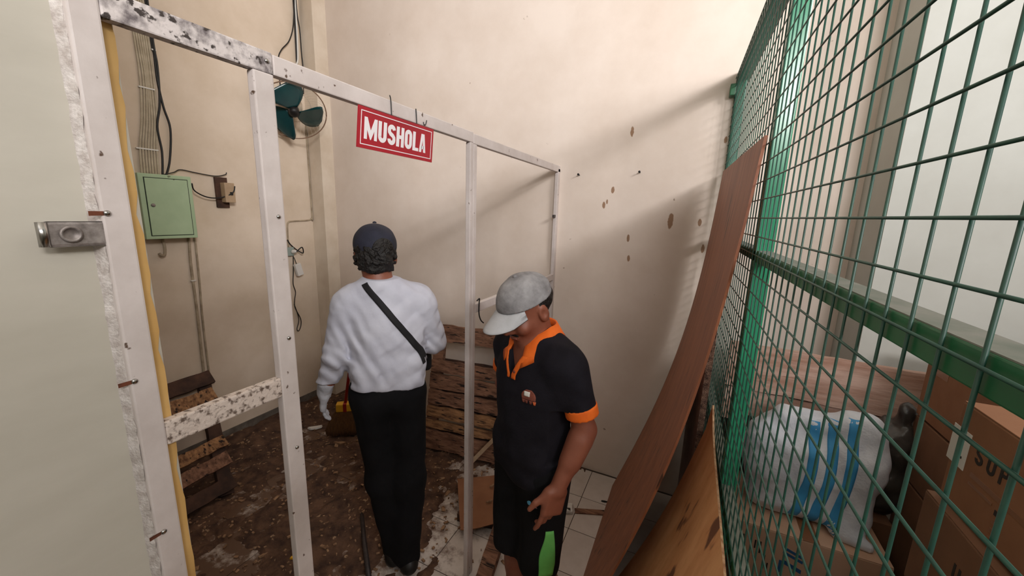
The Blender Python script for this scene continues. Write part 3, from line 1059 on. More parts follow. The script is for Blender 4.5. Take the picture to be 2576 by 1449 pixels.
lathe('plug', [(.017, 0), (.017, .012), (.012, .03), (.006, .045)], M_plastic_w, sk, 16, Matrix.Translation((.028, .008, .022)) @ Matrix.Rotation(R(80), 4, 'Y'))
tag(tube('plug_cord', [(XL + .07, 2.05, 1.365), (XL + .085, 2.09, 1.40), (XL + .06, 2.115, 1.35), (XL + .03, 2.09, 1.37), (XL + .02, 2.04, 1.42), (XL + .015, 2.02, 1.46)], .0045, M_black, None, 8, True, 6), 'black cord looping around the plug in the wall socket', 'cord')
ch = thing('phone_charger', 'white adapter dangling on a cord below the wall socket', 'adapter', (XL + .02, 2.085, 1.20), (R(14), 0, 0))
box('case', (0, -.026, -.035), (.03, .026, .065), M_plastic_w, ch, .005)
tube('cord_stub', [(.015, -.002, .062), (.015, -.004, .10), (.02, -.01, .125)], .003, M_black, ch, 8, True, 4)
tag(tube('tangled_wire', [(XL + .02, 2.055, 1.33), (XL + .02, 2.045, 1.20), (XL + .02, 2.035, 1.10), (XL + .02, 2.05, 1.03), (XL + .03, 2.03, .97), (XL + .02, 2.035, .90), (XL + .02, 2.075, .80), (XL + .02, 2.075, .74), (XL + .03, 2.045, .70), (XL + .03, 2.03, .72), (XL + .02, 2.06, .80), (XL + .02, 2.03, .93)], .0035, M_black, None, 8, True, 6), 'tangled black wire hanging down below the socket', 'wire')

# ------------------------------------------------------------------ wall fan
fan = thing('wall_fan', 'wall fan with dark green blades and wire cage above the frame', 'fan', (-2.74, 2.015, 2.40))
ax = Vector((.62, -.42, -.62)).normalized()
xx = Vector((.55, .83, 0)).normalized()
xx = (xx - ax * xx.dot(ax)).normalized()
yy_ = ax.cross(xx)
FM = Matrix.Identity(4)
for i in range(3):
    FM[i][0], FM[i][1], FM[i][2] = xx[i], yy_[i], ax[i]
FR = .215
lathe('motor', [(.02, -.16), (.055, -.15), (.062, -.10), (.06, -.05), (.045, -.03)], M_fan_c, fan, 24, FM)
tube('neck', [FM @ Vector((0, 0, -.12)), FM @ Vector((0, .02, -.16)), Vector((-.19, .05, -.03))], .022, M_fan_c, fan, 12, True, 5)
box('wall_bracket', (-.21, .03, -.13), (-.17, .14, .10), M_fan_c, fan, .01)
lathe('hub', [(.036, -.028), (.038, .01), (.032, .026), (.02, .034), (.004, .036)], M_black, fan, 24, FM)
for k in range(3):
    a0 = R(-22 + 120 * k)
    V, Fs = [], []
    nu, nv = 10, 7
    for i in range(nu + 1):
        s = i / nu
        rr = .03 + (FR - .055) * s
        halfw = .028 + .085 * math.sin(min(1, s * 1.15) * math.pi * .62)
        if s > .85:
            halfw *= math.sqrt(max(.05, 1 - ((s - .85) / .17) ** 2))
        for j in range(nv + 1):
            w = (j / nv - .5) * 2
            ang = a0 + s * .35
            px = math.cos(ang) * rr - math.sin(ang) * halfw * w
            py = math.sin(ang) * rr + math.cos(ang) * halfw * w
            V.append(FM @ Vector((px, py, w * halfw * .45 + .002)))
    n0 = len(V)
    V += [v - ax * .0025 for v in V]
    for i in range(nu):
        for j in range(nv):
            a = i * (nv + 1) + j
            Fs.append((a, a + nv + 1, a + nv + 2, a + 1))
            Fs.append((n0 + a + 1, n0 + a + nv + 2, n0 + a + nv + 1, n0 + a))
    for i in range(nu):
        for j in (0, nv):
            a = i * (nv + 1) + j
            b = a + nv + 1
            Fs.append((a, b, n0 + b, n0 + a) if j == nv else (b, a, n0 + a, n0 + b))
    for j in range(nv):
        a = nu * (nv + 1) + j
        Fs.append((a, n0 + a, n0 + a + 1, a + 1))
        Fs.append((j + 1, n0 + j + 1, n0 + j, j))
    mesh('blade', V, Fs, M_fan_g, fan, True)
ring = lambda rr, z: [FM @ Vector((math.cos(2 * math.pi * i / 48) * rr, math.sin(2 * math.pi * i / 48) * rr, z)) for i in range(49)]
tube('cage_rim', ring(FR, 0), .0042, M_fan_rim, fan, 8)
tube('cage_ring', ring(FR * .55, -.07), .0016, M_fan_cage, fan, 6)
bmv, bmf = [], []
for side in (-1,):
    for k in range(44):
        a = 2 * math.pi * k / 44
        pts = []
        for s in (0, .25, .5, .75, 1):
            rr = .05 + (FR - .05) * s
            z = side * (.066 if side > 0 else .085) * math.sqrt(max(0, 1 - s ** 3)) if s < 1 else 0
            pts.append(FM @ Vector((math.cos(a + s * .25 * side) * rr, math.sin(a + s * .25 * side) * rr, z)))
        v, f = tube_geo(pts, .0006, 4, False)
        o = len(bmv)
        bmv += v
        bmf += [tuple(i + o for i in q) for q in f]
tag(mesh('cage_spokes', bmv, bmf, M_fan_cage, fan), kind='stuff')

# nails in the back wall
for (x, z, lb) in [(-.328, 1.969, 'dark nail in the back wall to the right of the frame'), (-.684, 1.96, 'bent nail in the back wall just beside the frame post')]:
    n_ = thing('wall_nail', lb, 'nail', (x, YB, z), group='nails in the back wall')
    tube('shank', [(0, .01, 0), (.0, -.03, .003)], .003, M_iron, n_, 8, True)
    lathe('head', [(.0065, 0), (.0065, .003), (.001, .004)], M_black, n_, 12, Matrix.Translation((0, -.03, .003)) @ Matrix.Rotation(R(90), 4, 'X'))

# ------------------------------------------------------------------ wooden pallets
pl = thing('wooden_pallet', 'weathered wooden pallet leaning on the back wall between the two men', 'pallet', (-1.34, 2.09, 0))
A = Vector((-1.64, 2.04, .01)) - Vector((-1.34, 2.09, 0))
Bq = Vector((-1.02, 2.12, .01)) - Vector((-1.34, 2.09, 0))
upd = Vector((0.0, .17, .895))
Ln = upd.length
upn = upd.normalized()
across = (Bq - A).normalized()
nrm = across.cross(upn)
if nrm.y > 0:
    nrm = -nrm
W = (Bq - A).length
pp = lambda u, h, d=0: A + across * u + upn * h + nrm * d
for u in (.045, W - .045):
    plank('stile', pp(u, 0, -.02), pp(u, Ln, -.02), .085, .035, M_pallet, pl, nrm, .003, .004, 12)
for (h0, h1, m_) in [(.80, .925, M_pallet), (.575, .665, M_pallet), (.46, .565, M_pallet), (.345, .447, M_pallet), (.245, .33, M_pallet_l), (.168, .232, M_pallet_l), (.02, .155, M_pallet)]:
    plank('slat', pp(.008, (h0 + h1) / 2, .008), pp(W - .008, (h0 + h1) / 2, .008), h1 - h0, .02, m_, pl, nrm, .002, .007, 14)
for h_ in (.10, .38, .62):
    plank('gap_backing', pp(.03, h_, -.048), pp(W - .03, h_, -.048), .21 if h_ < .6 else .10, .016, M_darkwood, pl, nrm, .002, .004, 8)  # dark backing added so the gaps between slats look shaded
pl2 = thing('wooden_pallet', 'dark wooden slatted rack leaning on the wall under the green box', 'rack', (-2.40, 1.0, 0))
o2 = Vector((-2.40, 1.0, 0))
TR, BR = Vector((-2.90, 1.36, .60)) - o2, Vector((-2.36, 1.16, .02)) - o2
stv = TR - BR
sn = stv.normalized()
al = Vector((0.04, -1, 0)).normalized()
n2 = al.cross(sn).normalized()
if n2.x < 0:
    n2 = -n2
p2 = lambda u, t, d=0: BR + al * u + stv * t + n2 * d
for u in (.04, .62):
    plank('stile', p2(u, 0, -.02), p2(u, 1.0, -.02), .075, .04, M_darkwood, pl2, n2, .003, .004, 10)
for (t0, t1, m_) in [(.88, 1.0, M_darkwood), (.69, .845, M_pallet_l), (.34, .43, M_pallet_l), (.20, .30, M_pallet), (.02, .12, M_darkwood)]:
    plank('slat', p2(0, (t0 + t1) / 2, .012), p2(.66, (t0 + t1) / 2, .012), (t1 - t0) * stv.length, .022, m_, pl2, n2, .002, .006, 12)

# ------------------------------------------------------------------ broom
bs = thing('broom', 'broom with yellow and red cap and brown bristles standing by the corner', 'broom', (-2.25, 1.90, hat(-2.25, 1.9)))
V, Fs = [], []
n = 40
prof = [(.14, .035, 0), (.145, .04, .05), (.12, .036, .12), (.085, .03, .18), (.055, .026, .215)]
for (rx, ry, z) in prof:
    for k in range(n):
        a = 2 * math.pi * k / n
        j = 1 + (.05 * math.sin(a * 17 + z * 30) if z < .2 else 0)
        V.append((rx * math.cos(a) * j, ry * math.sin(a) * j, z + (random.uniform(-.012, .012) if z == 0 else 0) + (.014 if z == 0 else 0)))
for i in range(len(prof) - 1):
    for k in range(n):
        Fs.append((i * n + k, i * n + (k + 1) % n, (i + 1) * n + (k + 1) % n, (i + 1) * n + k))
Fs.append(tuple(range(n - 1, -1, -1)))
Fs.append(tuple(range((len(prof) - 1) * n, len(prof) * n)))
brs = mesh('bristles', V, Fs, M_bristle, bs, True)
brs.rotation_euler = (0, 0, R(38))
box('cap', (-.062, -.03, .20), (.062, .03, .262), M_byellow, bs, .008, Matrix.Rotation(R(38), 4, 'Z'))
box('cap_stripe', (-.012, -.032, .20), (.014, .032, .264), M_bred, bs, .004, Matrix.Rotation(R(38), 4, 'Z'))
box('cap_stripe', (.045, -.031, .203), (.064, .031, .2635), M_bred, bs, .004, Matrix.Rotation(R(38), 4, 'Z'))
tube('handle', [(0, 0, .25), (.02, .06, .6), (.05, .17, 1.15)], .011, M_bred, bs, 10)

# ------------------------------------------------------------------ things on the floor
cd = thing('floor_cardboard', 'flat brown cardboard sheet lying on the floor by the white post', 'cardboard', (-1.0, 1.8, .05))
V, Fs = [], []
cs = [Vector((-1.20, 1.83)), Vector((-.95, 2.01)), Vector((-.765, 1.66)), Vector((-.965, 1.50))]
g = 12
for i in range(g + 1):
    for j in range(g + 1):
        p = cs[0].lerp(cs[1], i / g).lerp(cs[3].lerp(cs[2], i / g), j / g)
        V.append((p.x + 1.0, p.y - 1.8, .004 + .006 * math.sin(i * .5) * math.sin(j * .4)))
m0 = len(V)
V += [(v[0], v[1], v[2] - .004) for v in V]
for i in range(g):
    for j in range(g):
        a = i * (g + 1) + j
        Fs.append((a, a + 1, a + g + 2, a + g + 1))
        Fs.append((m0 + a + g + 1, m0 + a + g + 2, m0 + a + 1, m0 + a))
ed = [j for j in range(g + 1)] + [i * (g + 1) + g for i in range(1, g + 1)] + [g * (g + 1) + j for j in range(g - 1, -1, -1)] + [i * (g + 1) for i in range(g - 1, 0, -1)]
for k in range(len(ed)):
    a, b = ed[k], ed[(k + 1) % len(ed)]
    Fs.append((b, a, m0 + a, m0 + b))
mesh('sheet', V, Fs, M_card, cd)
tag(plank('wood_block', (-1.05, 1.62, .025), (-.84, 1.66, .025), .06, .046, M_darkwood, None, (0, 0, 1), .003, .003, 5), 'dark wooden block propping the front of the floor cardboard', 'wood block')
tag(plank('timber_beam', (-.83, 1.78, .026), (-.70, 1.22, .026), .075, .05, M_pallet, None, (0, 0, 1), .003, .005, 10), 'rough dark timber on the floor behind the man in the black polo', 'timber')
tag(tube('iron_rod', [(-1.53, 1.36, .034), (-1.40, 1.25, .034), (-1.37, 1.225, .034), (-1.20, 1.09, .030)], [.011, .011, .012, .012], M_iron, None, 10), 'dark iron rod lying in the dirt in front of the frame', 'rod')
tag(plank('wood_lath', (-1.24, 2.03, .012), (-1.085, 2.09, .215), .026, .010, M_lath, None, (0, -1, .3), .001), 'pale wooden lath slanting against the leaning pallet', 'lath')
tag(box('wood_strip', (-.475, 1.985, 0), (-.30, 2.022, .008), M_pallet, None, .002, Matrix.Translation((-.39, 2.0, 0)) @ Matrix.Rotation(R(22), 4, 'Z') @ Matrix.Translation((.39, -2.0, 0))), 'thin brown wood strip on the white tiles beside the plywood', 'wood strip')
pk = thing('crumpled_packet', 'crumpled white packet with dark print on the white tiles', 'packet', (-.51, 1.965, 0), (0, 0, R(20)))
F = Field((-.05, -.06, -.005), (.05, .06, .045), .003)
F.rbox((0, 0, .012), (.028, .036, .011), .006, 0)
F.wobble(.006, 160, 4)
F.plane((0, 0, 0.0005), (0, 0, -1))
F.mesh('wrapper', M_plastic_w, pk)
box('print', (-.018, -.03, .0225), (.012, -.012, .0245), M_ink, pk)
tag(flake('black_scrap', -.33, 2.13, .022, M_black, 'small black scrap on the tiles near the plywood', 'scrap', .3, .004, None, .2, 0))

# ------------------------------------------------------------------ leaning sheets


def leaning(name, label, cat, y0, y1, prof, th, m, medge, cut=None, ny=10):
    """sheet leaning toward +x; prof(t) -> (x, z) for t in 0..1 (bottom to top), x shifts with y along the fence"""
    root = thing(name, label, cat, (prof(0)[0], (y0 + y1) / 2, 0))
    ob = Vector(root.location)
    nt_ = 24
    G = []
    for i in range(nt_ + 1):
        row = []
        for j in range(ny + 1):
            t, y = i / nt_, y0 + (y1 - y0) * j / ny
            x, z = prof(t, y)
            dz = cut(t, j / ny) if cut else 0
            row.append(Vector((x, y, z + dz)) - ob)
        G.append(row)
    V, Fs, Fe = [], [], []
    for i in range(nt_ + 1):
        for j in range(ny + 1):
            V.append(G[i][j])
    n0 = len(V)
    for i in range(nt_ + 1):
        for j in range(ny + 1):
            du = G[min(i + 1, nt_)][j] - G[max(i - 1, 0)][j]
            dv = G[i][min(j + 1, ny)] - G[i][max(j - 1, 0)]
            nn = du.cross(dv).normalized()
            V.append(G[i][j] + (nn if nn.x > 0 else -nn) * th)
    for i in range(nt_):
        for j in range(ny):
            a = i * (ny + 1) + j
            Fs.append((a, a + 1, a + ny + 2, a + ny + 1))
            Fs.append((n0 + a + ny + 1, n0 + a + ny + 2, n0 + a + 1, n0 + a))
    rim = [j for j in range(ny + 1)] + [i * (ny + 1) + ny for i in range(1, nt_ + 1)] + [nt_ * (ny + 1) + j for j in range(ny - 1, -1, -1)] + [i * (ny + 1) for i in range(nt_ - 1, 0, -1)]
    mesh('sheet', V, Fs, m, root, True)
    Ve = [V[a] for a in rim] + [V[n0 + a] for a in rim]
    q = len(rim)
    mesh('edge', Ve, [(k, (k + 1) % q, q + (k + 1) % q, q + k) for k in range(q)], medge, root)
    return root


fx = lambda y: .185 - .035 * y - .012


def ply1(t, y=1.7):
    xt, xb = fx(y) - .002, -.315
    return xb + (xt - xb) * t + .088 * math.sin(math.pi * t), 1.93 * t


leaning('plywood_sheet', 'tall red-brown plywood sheet leaning against the green mesh', 'plywood', 1.19, 2.30, ply1, .007, M_ply1, M_ply1, lambda t, j: .03 * j * t)


def ply2(t, y=1.0):
    xt, xb = fx(y) - .004, -.24
    return xb + (xt - xb) * t + .035 * math.sin(math.pi * t), (.81 + .148 * y) * t


leaning('plywood_sheet', 'lower tan plywood sheet leaning in front of the tall one', 'plywood', .25, 1.45, ply2, .006, M_ply2, M_ply_edge, lambda t, j: (.05 * max(0, j - .9) / .1) * (t > .97), 14)


def honey(t, y=1.9):
    xt = fx(y) - .004
    return xt - .032 + .006 * t, 1.375 * t


hc = leaning('corrugated_board', 'grey board with torn corrugated edge between plywood and mesh', 'board', 1.56, 2.2, honey, .022, M_greyboard, M_honey)

# ------------------------------------------------------------------ green mesh fence
FROT = math.atan(.035)
fn = thing('mesh_fence', 'green welded mesh fence on a green steel frame', 'fence', (.185, 0, 0), (0, 0, FROT))
WR = .00155
Y0, Y1, ZT = -.55, 2.375, 2.425


def wire_mesh(L_):
    V, Fs = tube_geo([(0, 0, 0), (0, 0, L_)], WR, 8)
    me = bpy.data.meshes.new('wire')
    me.from_pydata([tuple(v) for v in V], [], Fs)
    me.materials.append(M_wire)
    me.polygons.foreach_set('use_smooth', [True] * len(me.polygons))
    return me


vm, hm = wire_mesh(ZT - .02), wire_mesh(Y1 - Y0)
y = .338 - .0433 * 20
while y < Y1:
    o = link('vertical_wire', vm, None, fn)
    o.location = (0, y, .02)
    y += .0433
z = 1.726 - .046 * 37
while z < ZT:
    o = link('horizontal_wire', hm, None, fn)
    o.location = (-.0044, Y0, z)
    o.rotation_euler = (R(-90), 0, 0)
    z += .046
for y in (1.185, 2.335, -.2):
    box('post', (.003, y, 0), (.043, y + .037, 2.42), M_green, fn, .003)
tr_ = box('top_beam', (.003, Y0, 2.402), (.058, Y1, 2.452), M_green_d, fn, .003)
for (z0, z1) in ((1.614, 1.642), (.925, .953)):
    box('rail', (.003, Y0, z0), (.037, Y1, z1), M_green_d, fn, .0015)
    box('rail_dust', (.0045, Y0 + .01, z1), (.0355, Y1 - .01, z1 + .0012), M_dust, fn)
box('beam_stub', (-.026, 2.335, 2.33), (.0, 2.385, 2.385), M_green_d, fn, .004)

# ------------------------------------------------------------------ storage behind the mesh


def carton(name, label, lo, hi, m, group=None, flap=True):
    c = ((lo[0] + hi[0]) / 2, (lo[1] + hi[1]) / 2, lo[2])
    t = thing(name, label, 'box', c, group=group)
    l, h = Vector(lo) - Vector(c), Vector(hi) - Vector(c)
    box('body', l, (h.x, h.y, h.z - .003), m, t, .003)
    if flap:
        my = 0.0
        box('flap', (l.x + .001, l.y + .001, h.z - .003), (-.002, h.y - .001, h.z), m, t, .001)
        box('flap', (.002, l.y + .001, h.z - .003), (h.x - .001, h.y - .001, h.z), m, t, .001)
        box('tape', (-.025, l.y - .0006, h.z), (.025, h.y + .0006, h.z + .0006), M_card_tape, t)
    return t, l, h


c1, l, h = carton('storage_carton', 'pale carton with blue and black print under the white sack', (.265, 1.53, .0), (.715, 1.97, .6), M_card_p)
f3 = lambda u, v, t: Vector((u, l.y - t, v))
for k, (u, v, w_, h_, sk_) in enumerate([(-.075, .540, .062, .011, -.02), (-.075, .522, .062, .011, -.02), (-.068, .480, .055, .016, -.02), (-.082, .44, .014, .05, 0)]):
    extrude2d('blue_print', [(u, v), (u + w_, v + sk_), (u + w_, v + sk_ + h_), (u, v + h_)], [(0, 1, 2, 3)], f3, .0008, M_blueink, c1)
for k, (u, v, h_) in enumerate([(-.205, .50, .05), (-.195, .44, .035), (-.165, .505, .035), (-.148, .49, .05), (-.13, .43, .06), (-.118, .42, .04), (-.18, .40, .05)]):
    extrude2d('print_line', [(u, v), (u + .005, v), (u + .005, v + h_), (u, v + h_)], [(0, 1, 2, 3)], f3, .0008, M_ink, c1)
GA = 'brown cartons stacked against the mesh'
cA, lA, hA = carton('storage_carton', 'brown carton marked SUP with a white label near the rail', (.55, .62, 1.14), (.95, 1.095, 1.36), M_card, GA)
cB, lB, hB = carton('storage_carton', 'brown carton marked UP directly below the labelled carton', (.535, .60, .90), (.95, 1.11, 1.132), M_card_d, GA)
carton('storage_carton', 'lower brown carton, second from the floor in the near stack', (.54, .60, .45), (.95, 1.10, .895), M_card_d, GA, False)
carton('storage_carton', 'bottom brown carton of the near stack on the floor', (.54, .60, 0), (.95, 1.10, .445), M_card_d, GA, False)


def sideprint(c, l_, zoff, txt, y_start, hh, ws, s_):
    f = lambda u, v, t: Vector((l_.x - t, y_start - u, v + zoff))
    write('letter', txt, f, hh, ws, s_, .012, .0008, M_ink, c)


sideprint(cA, lA, .120, 'SUP', .165, .036, .022, .0065)
sideprint(cB, lB, .128, 'UP', .115, .036, .022, .0065)
fA = lambda u, v, t: Vector((lA.x - t, .235 - u, v))
extrude2d('label', [(-.01, .085), (.048, .085), (.048, .165), (-.01, .165)], [(0, 1, 2, 3)], fA, .001, M_label, cA)
extrude2d('label_print', [(.016, .105), (.036, .105), (.036, .110), (.016, .110)], [(0, 1, 2, 3)], fA, .0016, M_ink, cA)
extrude2d('print_line', [(.07, .088), (.24, .088), (.24, .098), (.07, .098)], [(0, 1, 2, 3)], fA, .0008, M_card_tape, cA)
extrude2d('print_line', [(.07, .072), (.14, .072), (.14, .078), (.07, .078)], [(0, 1, 2, 3)], fA, .0008, M_card_tape, cA)
for k in range(4):
    extrude2d('print_mark', [(.15, .062 - k * .018), (.168, .062 - k * .018), (.168, .072 - k * .018), (.15, .072 - k * .018)], [(0, 1, 2, 3)], fA, .0008, M_ink if k == 0 else M_card_tape, cA)
for k in range(3):
    extrude2d('print_mark', [(.012, .07 - k * .016), (.018, .07 - k * .016), (.018, .078 - k * .016), (.012, .078 - k * .016)], [(0, 1, 2, 3)], fA, .0008, M_ink, cA)
GB = 'brown cartons stacked against the storage wall'
cC, lC, hC = carton('storage_carton', 'brown carton with a tape patch, top of the rear stack', (.80, 1.30, 1.045), (1.2, 1.82, 1.285), M_card, GB)
extrude2d('tape_patch', [(-.20, .17), (-.13, .17), (-.13, .235), (-.20, .235)], [(0, 1, 2, 3)], lambda u, v, t: Vector((lC.x - t, -u, v)), .0008, M_card_tape, cC)
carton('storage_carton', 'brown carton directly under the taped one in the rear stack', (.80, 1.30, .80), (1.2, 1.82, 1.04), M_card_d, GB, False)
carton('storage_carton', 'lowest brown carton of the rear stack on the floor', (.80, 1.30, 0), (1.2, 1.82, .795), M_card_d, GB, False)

# dusty planks across the back
for k, (z0, z1, m_, lb) in enumerate([(.96, 1.165, M_board, 'upper dusty plank across the storage behind the sack'), (.80, .957, M_board, 'lower dusty plank across the storage behind the sack')]):
    tag(plank('dusty_plank', (.20, 1.99 - .012 * k, (z0 + z1) / 2), (.915, 1.97 - .012 * k, (z0 + z1) / 2 - .012), z1 - z0, .05, m_, None, (0, -1, .12), .004, .004, 16), lb, 'plank', 'dusty planks behind the mesh')
tag(box('storage_crate', (.24, 1.985, 0), (.66, 2.36, .86), M_darkwood, None, .004), 'dark wooden crate below the dusty planks against the back wall', 'crate')

# white woven sack
sk2 = thing('woven_sack', 'white woven sack with three blue stripes on the pale carton', 'sack', (.49, 1.70, .6))
F = Field((-.30, -.16, -.01), (.30, .16, .52), .0065)
F.rbox((0, 0, .17), (.205, .095, .17), .07, 0)
F.rbox((.03, .01, .30), (.17, .06, .12), .05, .06)
F.ell((-.14, -.01, .22), (.085, .085, .12), .05)
F.rbox((.115, .0, .36), (.045, .035, .075), .025, .05)
F.cone((.10, -.10, .02), (.17, -.12, .012), .03, .02, .05)
F.wobble(.013, 26, 3, (1, .4, .5))
F.wobble(.006, 70, 8)
F.plane((0, 0, 0.0), (0, 0, -1))
F.mesh('bag', M_sack, sk2)
for x0 in (-.055, .0, .055):
    rows = []
    for i in range(26):
        zz = .015 + .44 * i / 25
        xs = x0 + .02 * math.sin(zz * 9) + .05 * (zz / .44) ** 1.5
        rows.append([(xs + dx, -.3, zz) for dx in (-.016, -.008, 0, .008, .016)])
    surf_patch('blue_stripe', F, rows, (0, 1, 0), .0012, M_sackblue, sk2, .001)

# plastic bags beside and behind the sack


def blob_bag(name, label, loc, r, m, seed, hgt_=1.0):
    t = thing(name, label, 'plastic bag', loc)
    F = Field((-r * 1.5, -r * 1.5, -.01), (r * 1.5, r * 1.5, r * 2.6 * hgt_), .008)
    F.ell((0, 0, r * hgt_ * .9), (r, r * .85, r * hgt_), 0)
    F.cone((0, 0, r * 1.5 * hgt_), (.02, 0, r * 2.1 * hgt_), r * .45, r * .3, .05)
    F.wobble(.03, 34, seed)
    F.wobble(.012, 90, seed + 1)
    F.plane((0, 0, 0), (0, 0, -1))
    F.mesh('film', m, t)
    return t


carton('storage_carton', 'dark carton standing behind the sack under a grey plastic bag', (.722, 1.77, 0), (.795, 1.93, .60), M_card_d, None, False)
blob_bag('plastic_bag', 'crumpled dark grey plastic bag to the right of the sack', (.765, 1.85, .60), .078, M_bag, 3, 2.7)
blob_bag('plastic_bag', 'black plastic bag heaped behind the left end of the sack', (.33, 1.90, .6), .075, M_black, 9, 1.6)
blob_bag('plastic_bag', 'pale crumpled plastic on the floor by the near cartons', (.40, .80, 0), .10, M_bag_p, 15, 3.6)
F2 = thing('tool_case', 'small dark gadget with a shiny lid in front of the pale carton', 'gadget', (.52, 1.44, 0))
box('case', (-.035, -.03, 0), (.035, .03, .50), M_card_d, F2, .004)
box('clip', (-.025, -.02, .50), (.03, .02, .525), M_black, F2, .006)
box('lid', (-.07, -.015, .50), (-.03, .02, .515), M_zinc, F2, .004)

# ------------------------------------------------------------------ people


def rotx(a):
    c, s = math.cos(a), math.sin(a)
    return np.array([[1, 0, 0], [0, c, -s], [0, s, c]])


def head_shape(F, c, pitch, ear=True):
    """head about centre c (between the eyes' height at z=0), pitched down by pitch"""
    Rm = rotx(-pitch)
    T = lambda x, y, z: np.array(c) + Rm @ np.array((x, y, z), float)
    F.ell(T(0, -.008, .030), (.074, .093, .076), .02, Rm)
    F.ell(T(0, .022, -.045), (.058, .066, .066), .04, Rm)
    F.ell(T(0, .062, -.092), (.028, .024, .022), .03, Rm)
    F.cone(T(0, .084, .012), T(0, .106, -.030), .009, .0125, .018)
    F.ell(T(.013, .094, -.034), (.010, .010, .008), .008, Rm)
    F.ell(T(-.013, .094, -.034), (.010, .010, .008), .008, Rm)
    F.cone(T(-.04, .078, .018), T(.04, .078, .018), .012, .012, .02)
    for s in (-1, 1):
        F.ell(T(.031 * s, .088, .000), (.015, .010, .010), .008, Rm, True)
        F.ell(T(.042 * s, .066, -.030), (.022, .020, .018), .03, Rm)
        if ear:
            F.ell(T(.076 * s, -.008, -.012), (.010, .020, .032), .008, Rm)
            F.ell(T(.086 * s, -.004, -.008), (.007, .010, .016), .004, Rm, True)
    F.ell(T(0, .084, -.060), (.024, .012, .006), .008, Rm)
    F.ell(T(0, .082, -.070), (.021, .012, .007), .008, Rm)
    return T, Rm


def hand(F, wrist, dirv, back, thumb_side, sc=1.0, curl=(.35, .5, .65, .8), spread=1.0):
    """palm and five fingers; dirv wrist->knuckles, back = back-of-hand normal, thumb_side unit vector"""
    w = np.array(wrist, float)
    d = np.array(dirv, float)
    d /= np.linalg.norm(d)
    b = np.array(back, float)
    b = b - d * (b @ d)
    b /= np.linalg.norm(b)
    t = np.cross(d, b)
    if t @ np.array(thumb_side, float) < 0:
        t = -t
    rot = np.stack([t, b, d], 1)
    F.rbox(w + d * .045 * sc, (.039 * sc, .014 * sc, .045 * sc), .012 * sc, .02, rot)
    F.ell(w + d * .03 * sc + t * .024 * sc - b * .008 * sc, (.02 * sc, .016 * sc, .03 * sc), .015, rot)
    for k, (off, ln, cu) in enumerate(zip((.029, .0095, -.010, -.029), (.072, .079, .073, .058), curl)):
        p = w + d * (.083 - .004 * abs(k - 1)) * sc + t * off * sc * spread
        r = (.0088, .009, .0086, .0076)[k] * sc
        ang = 0.0
        for (fr_, rr) in ((.46, 1.0), (.30, .93), (.24, .84)):
            ang += cu * 0.62
            q = p + (d * math.cos(ang) - b * math.sin(ang) + t * .04 * (1.5 - k) * .3) * ln * fr_ * sc
            F.cone(p, q, r, r * .93, .004)
            p, r = q, r * .93
    p = w + d * .026 * sc + t * .034 * sc - b * .006 * sc
    q = p + (d * .72 + t * .62 - b * .25) * .036 * sc
    F.cone(p, q, .0125 * sc, .0105 * sc, .008)
    q2 = q + (d * .88 + t * .36 - b * .28) * .030 * sc
    F.cone(q, q2, .0105 * sc, .0082 * sc, .004)


def cap_bill(name, T, z_rim, r_side, r_front, reach, m, parent, drop=.02, half=1.08):
    """curved cap bill in head coordinates"""
    V, Fs = [], []
    nu, nv = 22, 8
    for lay in (0, -.0035):
        for i in range(nu + 1):
            a = -half + 2 * half * i / nu
            for j in range(nv + 1):
                s = j / nv
                ix, iy = math.sin(a) * r_side, math.cos(a) * r_front
                ox, oy = math.sin(a) * (r_side * 1.0), r_front * math.cos(half) + (r_front * (1 - math.cos(half)) + reach) * math.cos(a / half * 1.45) ** .55 if abs(a) < half else r_front * math.cos(half)
                x, yq = ix + (ox - ix) * s, iy + (max(oy, iy) - iy) * s
                zq = z_rim - drop * s - .022 * (x / r_side) ** 2 * (.4 + .6 * s) + lay
                V.append(T(x, yq, zq))
    n0 = (nu + 1) * (nv + 1)
    for i in range(nu):
        for j in range(nv):
            a = i * (nv + 1) + j
            Fs.append((a, a + nv + 1, a + nv + 2, a + 1))
            Fs.append((n0 + a + 1, n0 + a + nv + 2, n0 + a + nv + 1, n0 + a))
    for i in range(nu):
        for j in (0, nv):
            a = i * (nv + 1) + j
            Fs.append((a, a + nv + 1, n0 + a + nv + 1, n0 + a))
    for j in range(nv):
        for i in (0, nu):
            a = i * (nv + 1) + j
            Fs.append((a, a + 1, n0 + a + 1, n0 + a))
    bm = bmesh.new()
    vv = [bm.verts.new(v) for v in V]
    for f in Fs:
        bm.faces.new([vv[i] for i in f])
    return bm_obj(name, bm, m, parent, True)


def crown(name, T, Rm, c_loc, rad, rim, m, parent, tilt=0.0, h=.004):
    c = T(*c_loc)
    F = Field(np.array(c) - .14, np.array(c) + .14, h)
    F.ell(c, rad, 0, Rm)
    F.wobble(.003, 70, 5)
    n = Rm @ np.array((0, -math.sin(tilt), -math.cos(tilt)))
    F.plane(T(0, 0, rim), n)
    return F.mesh(name, m, parent), F


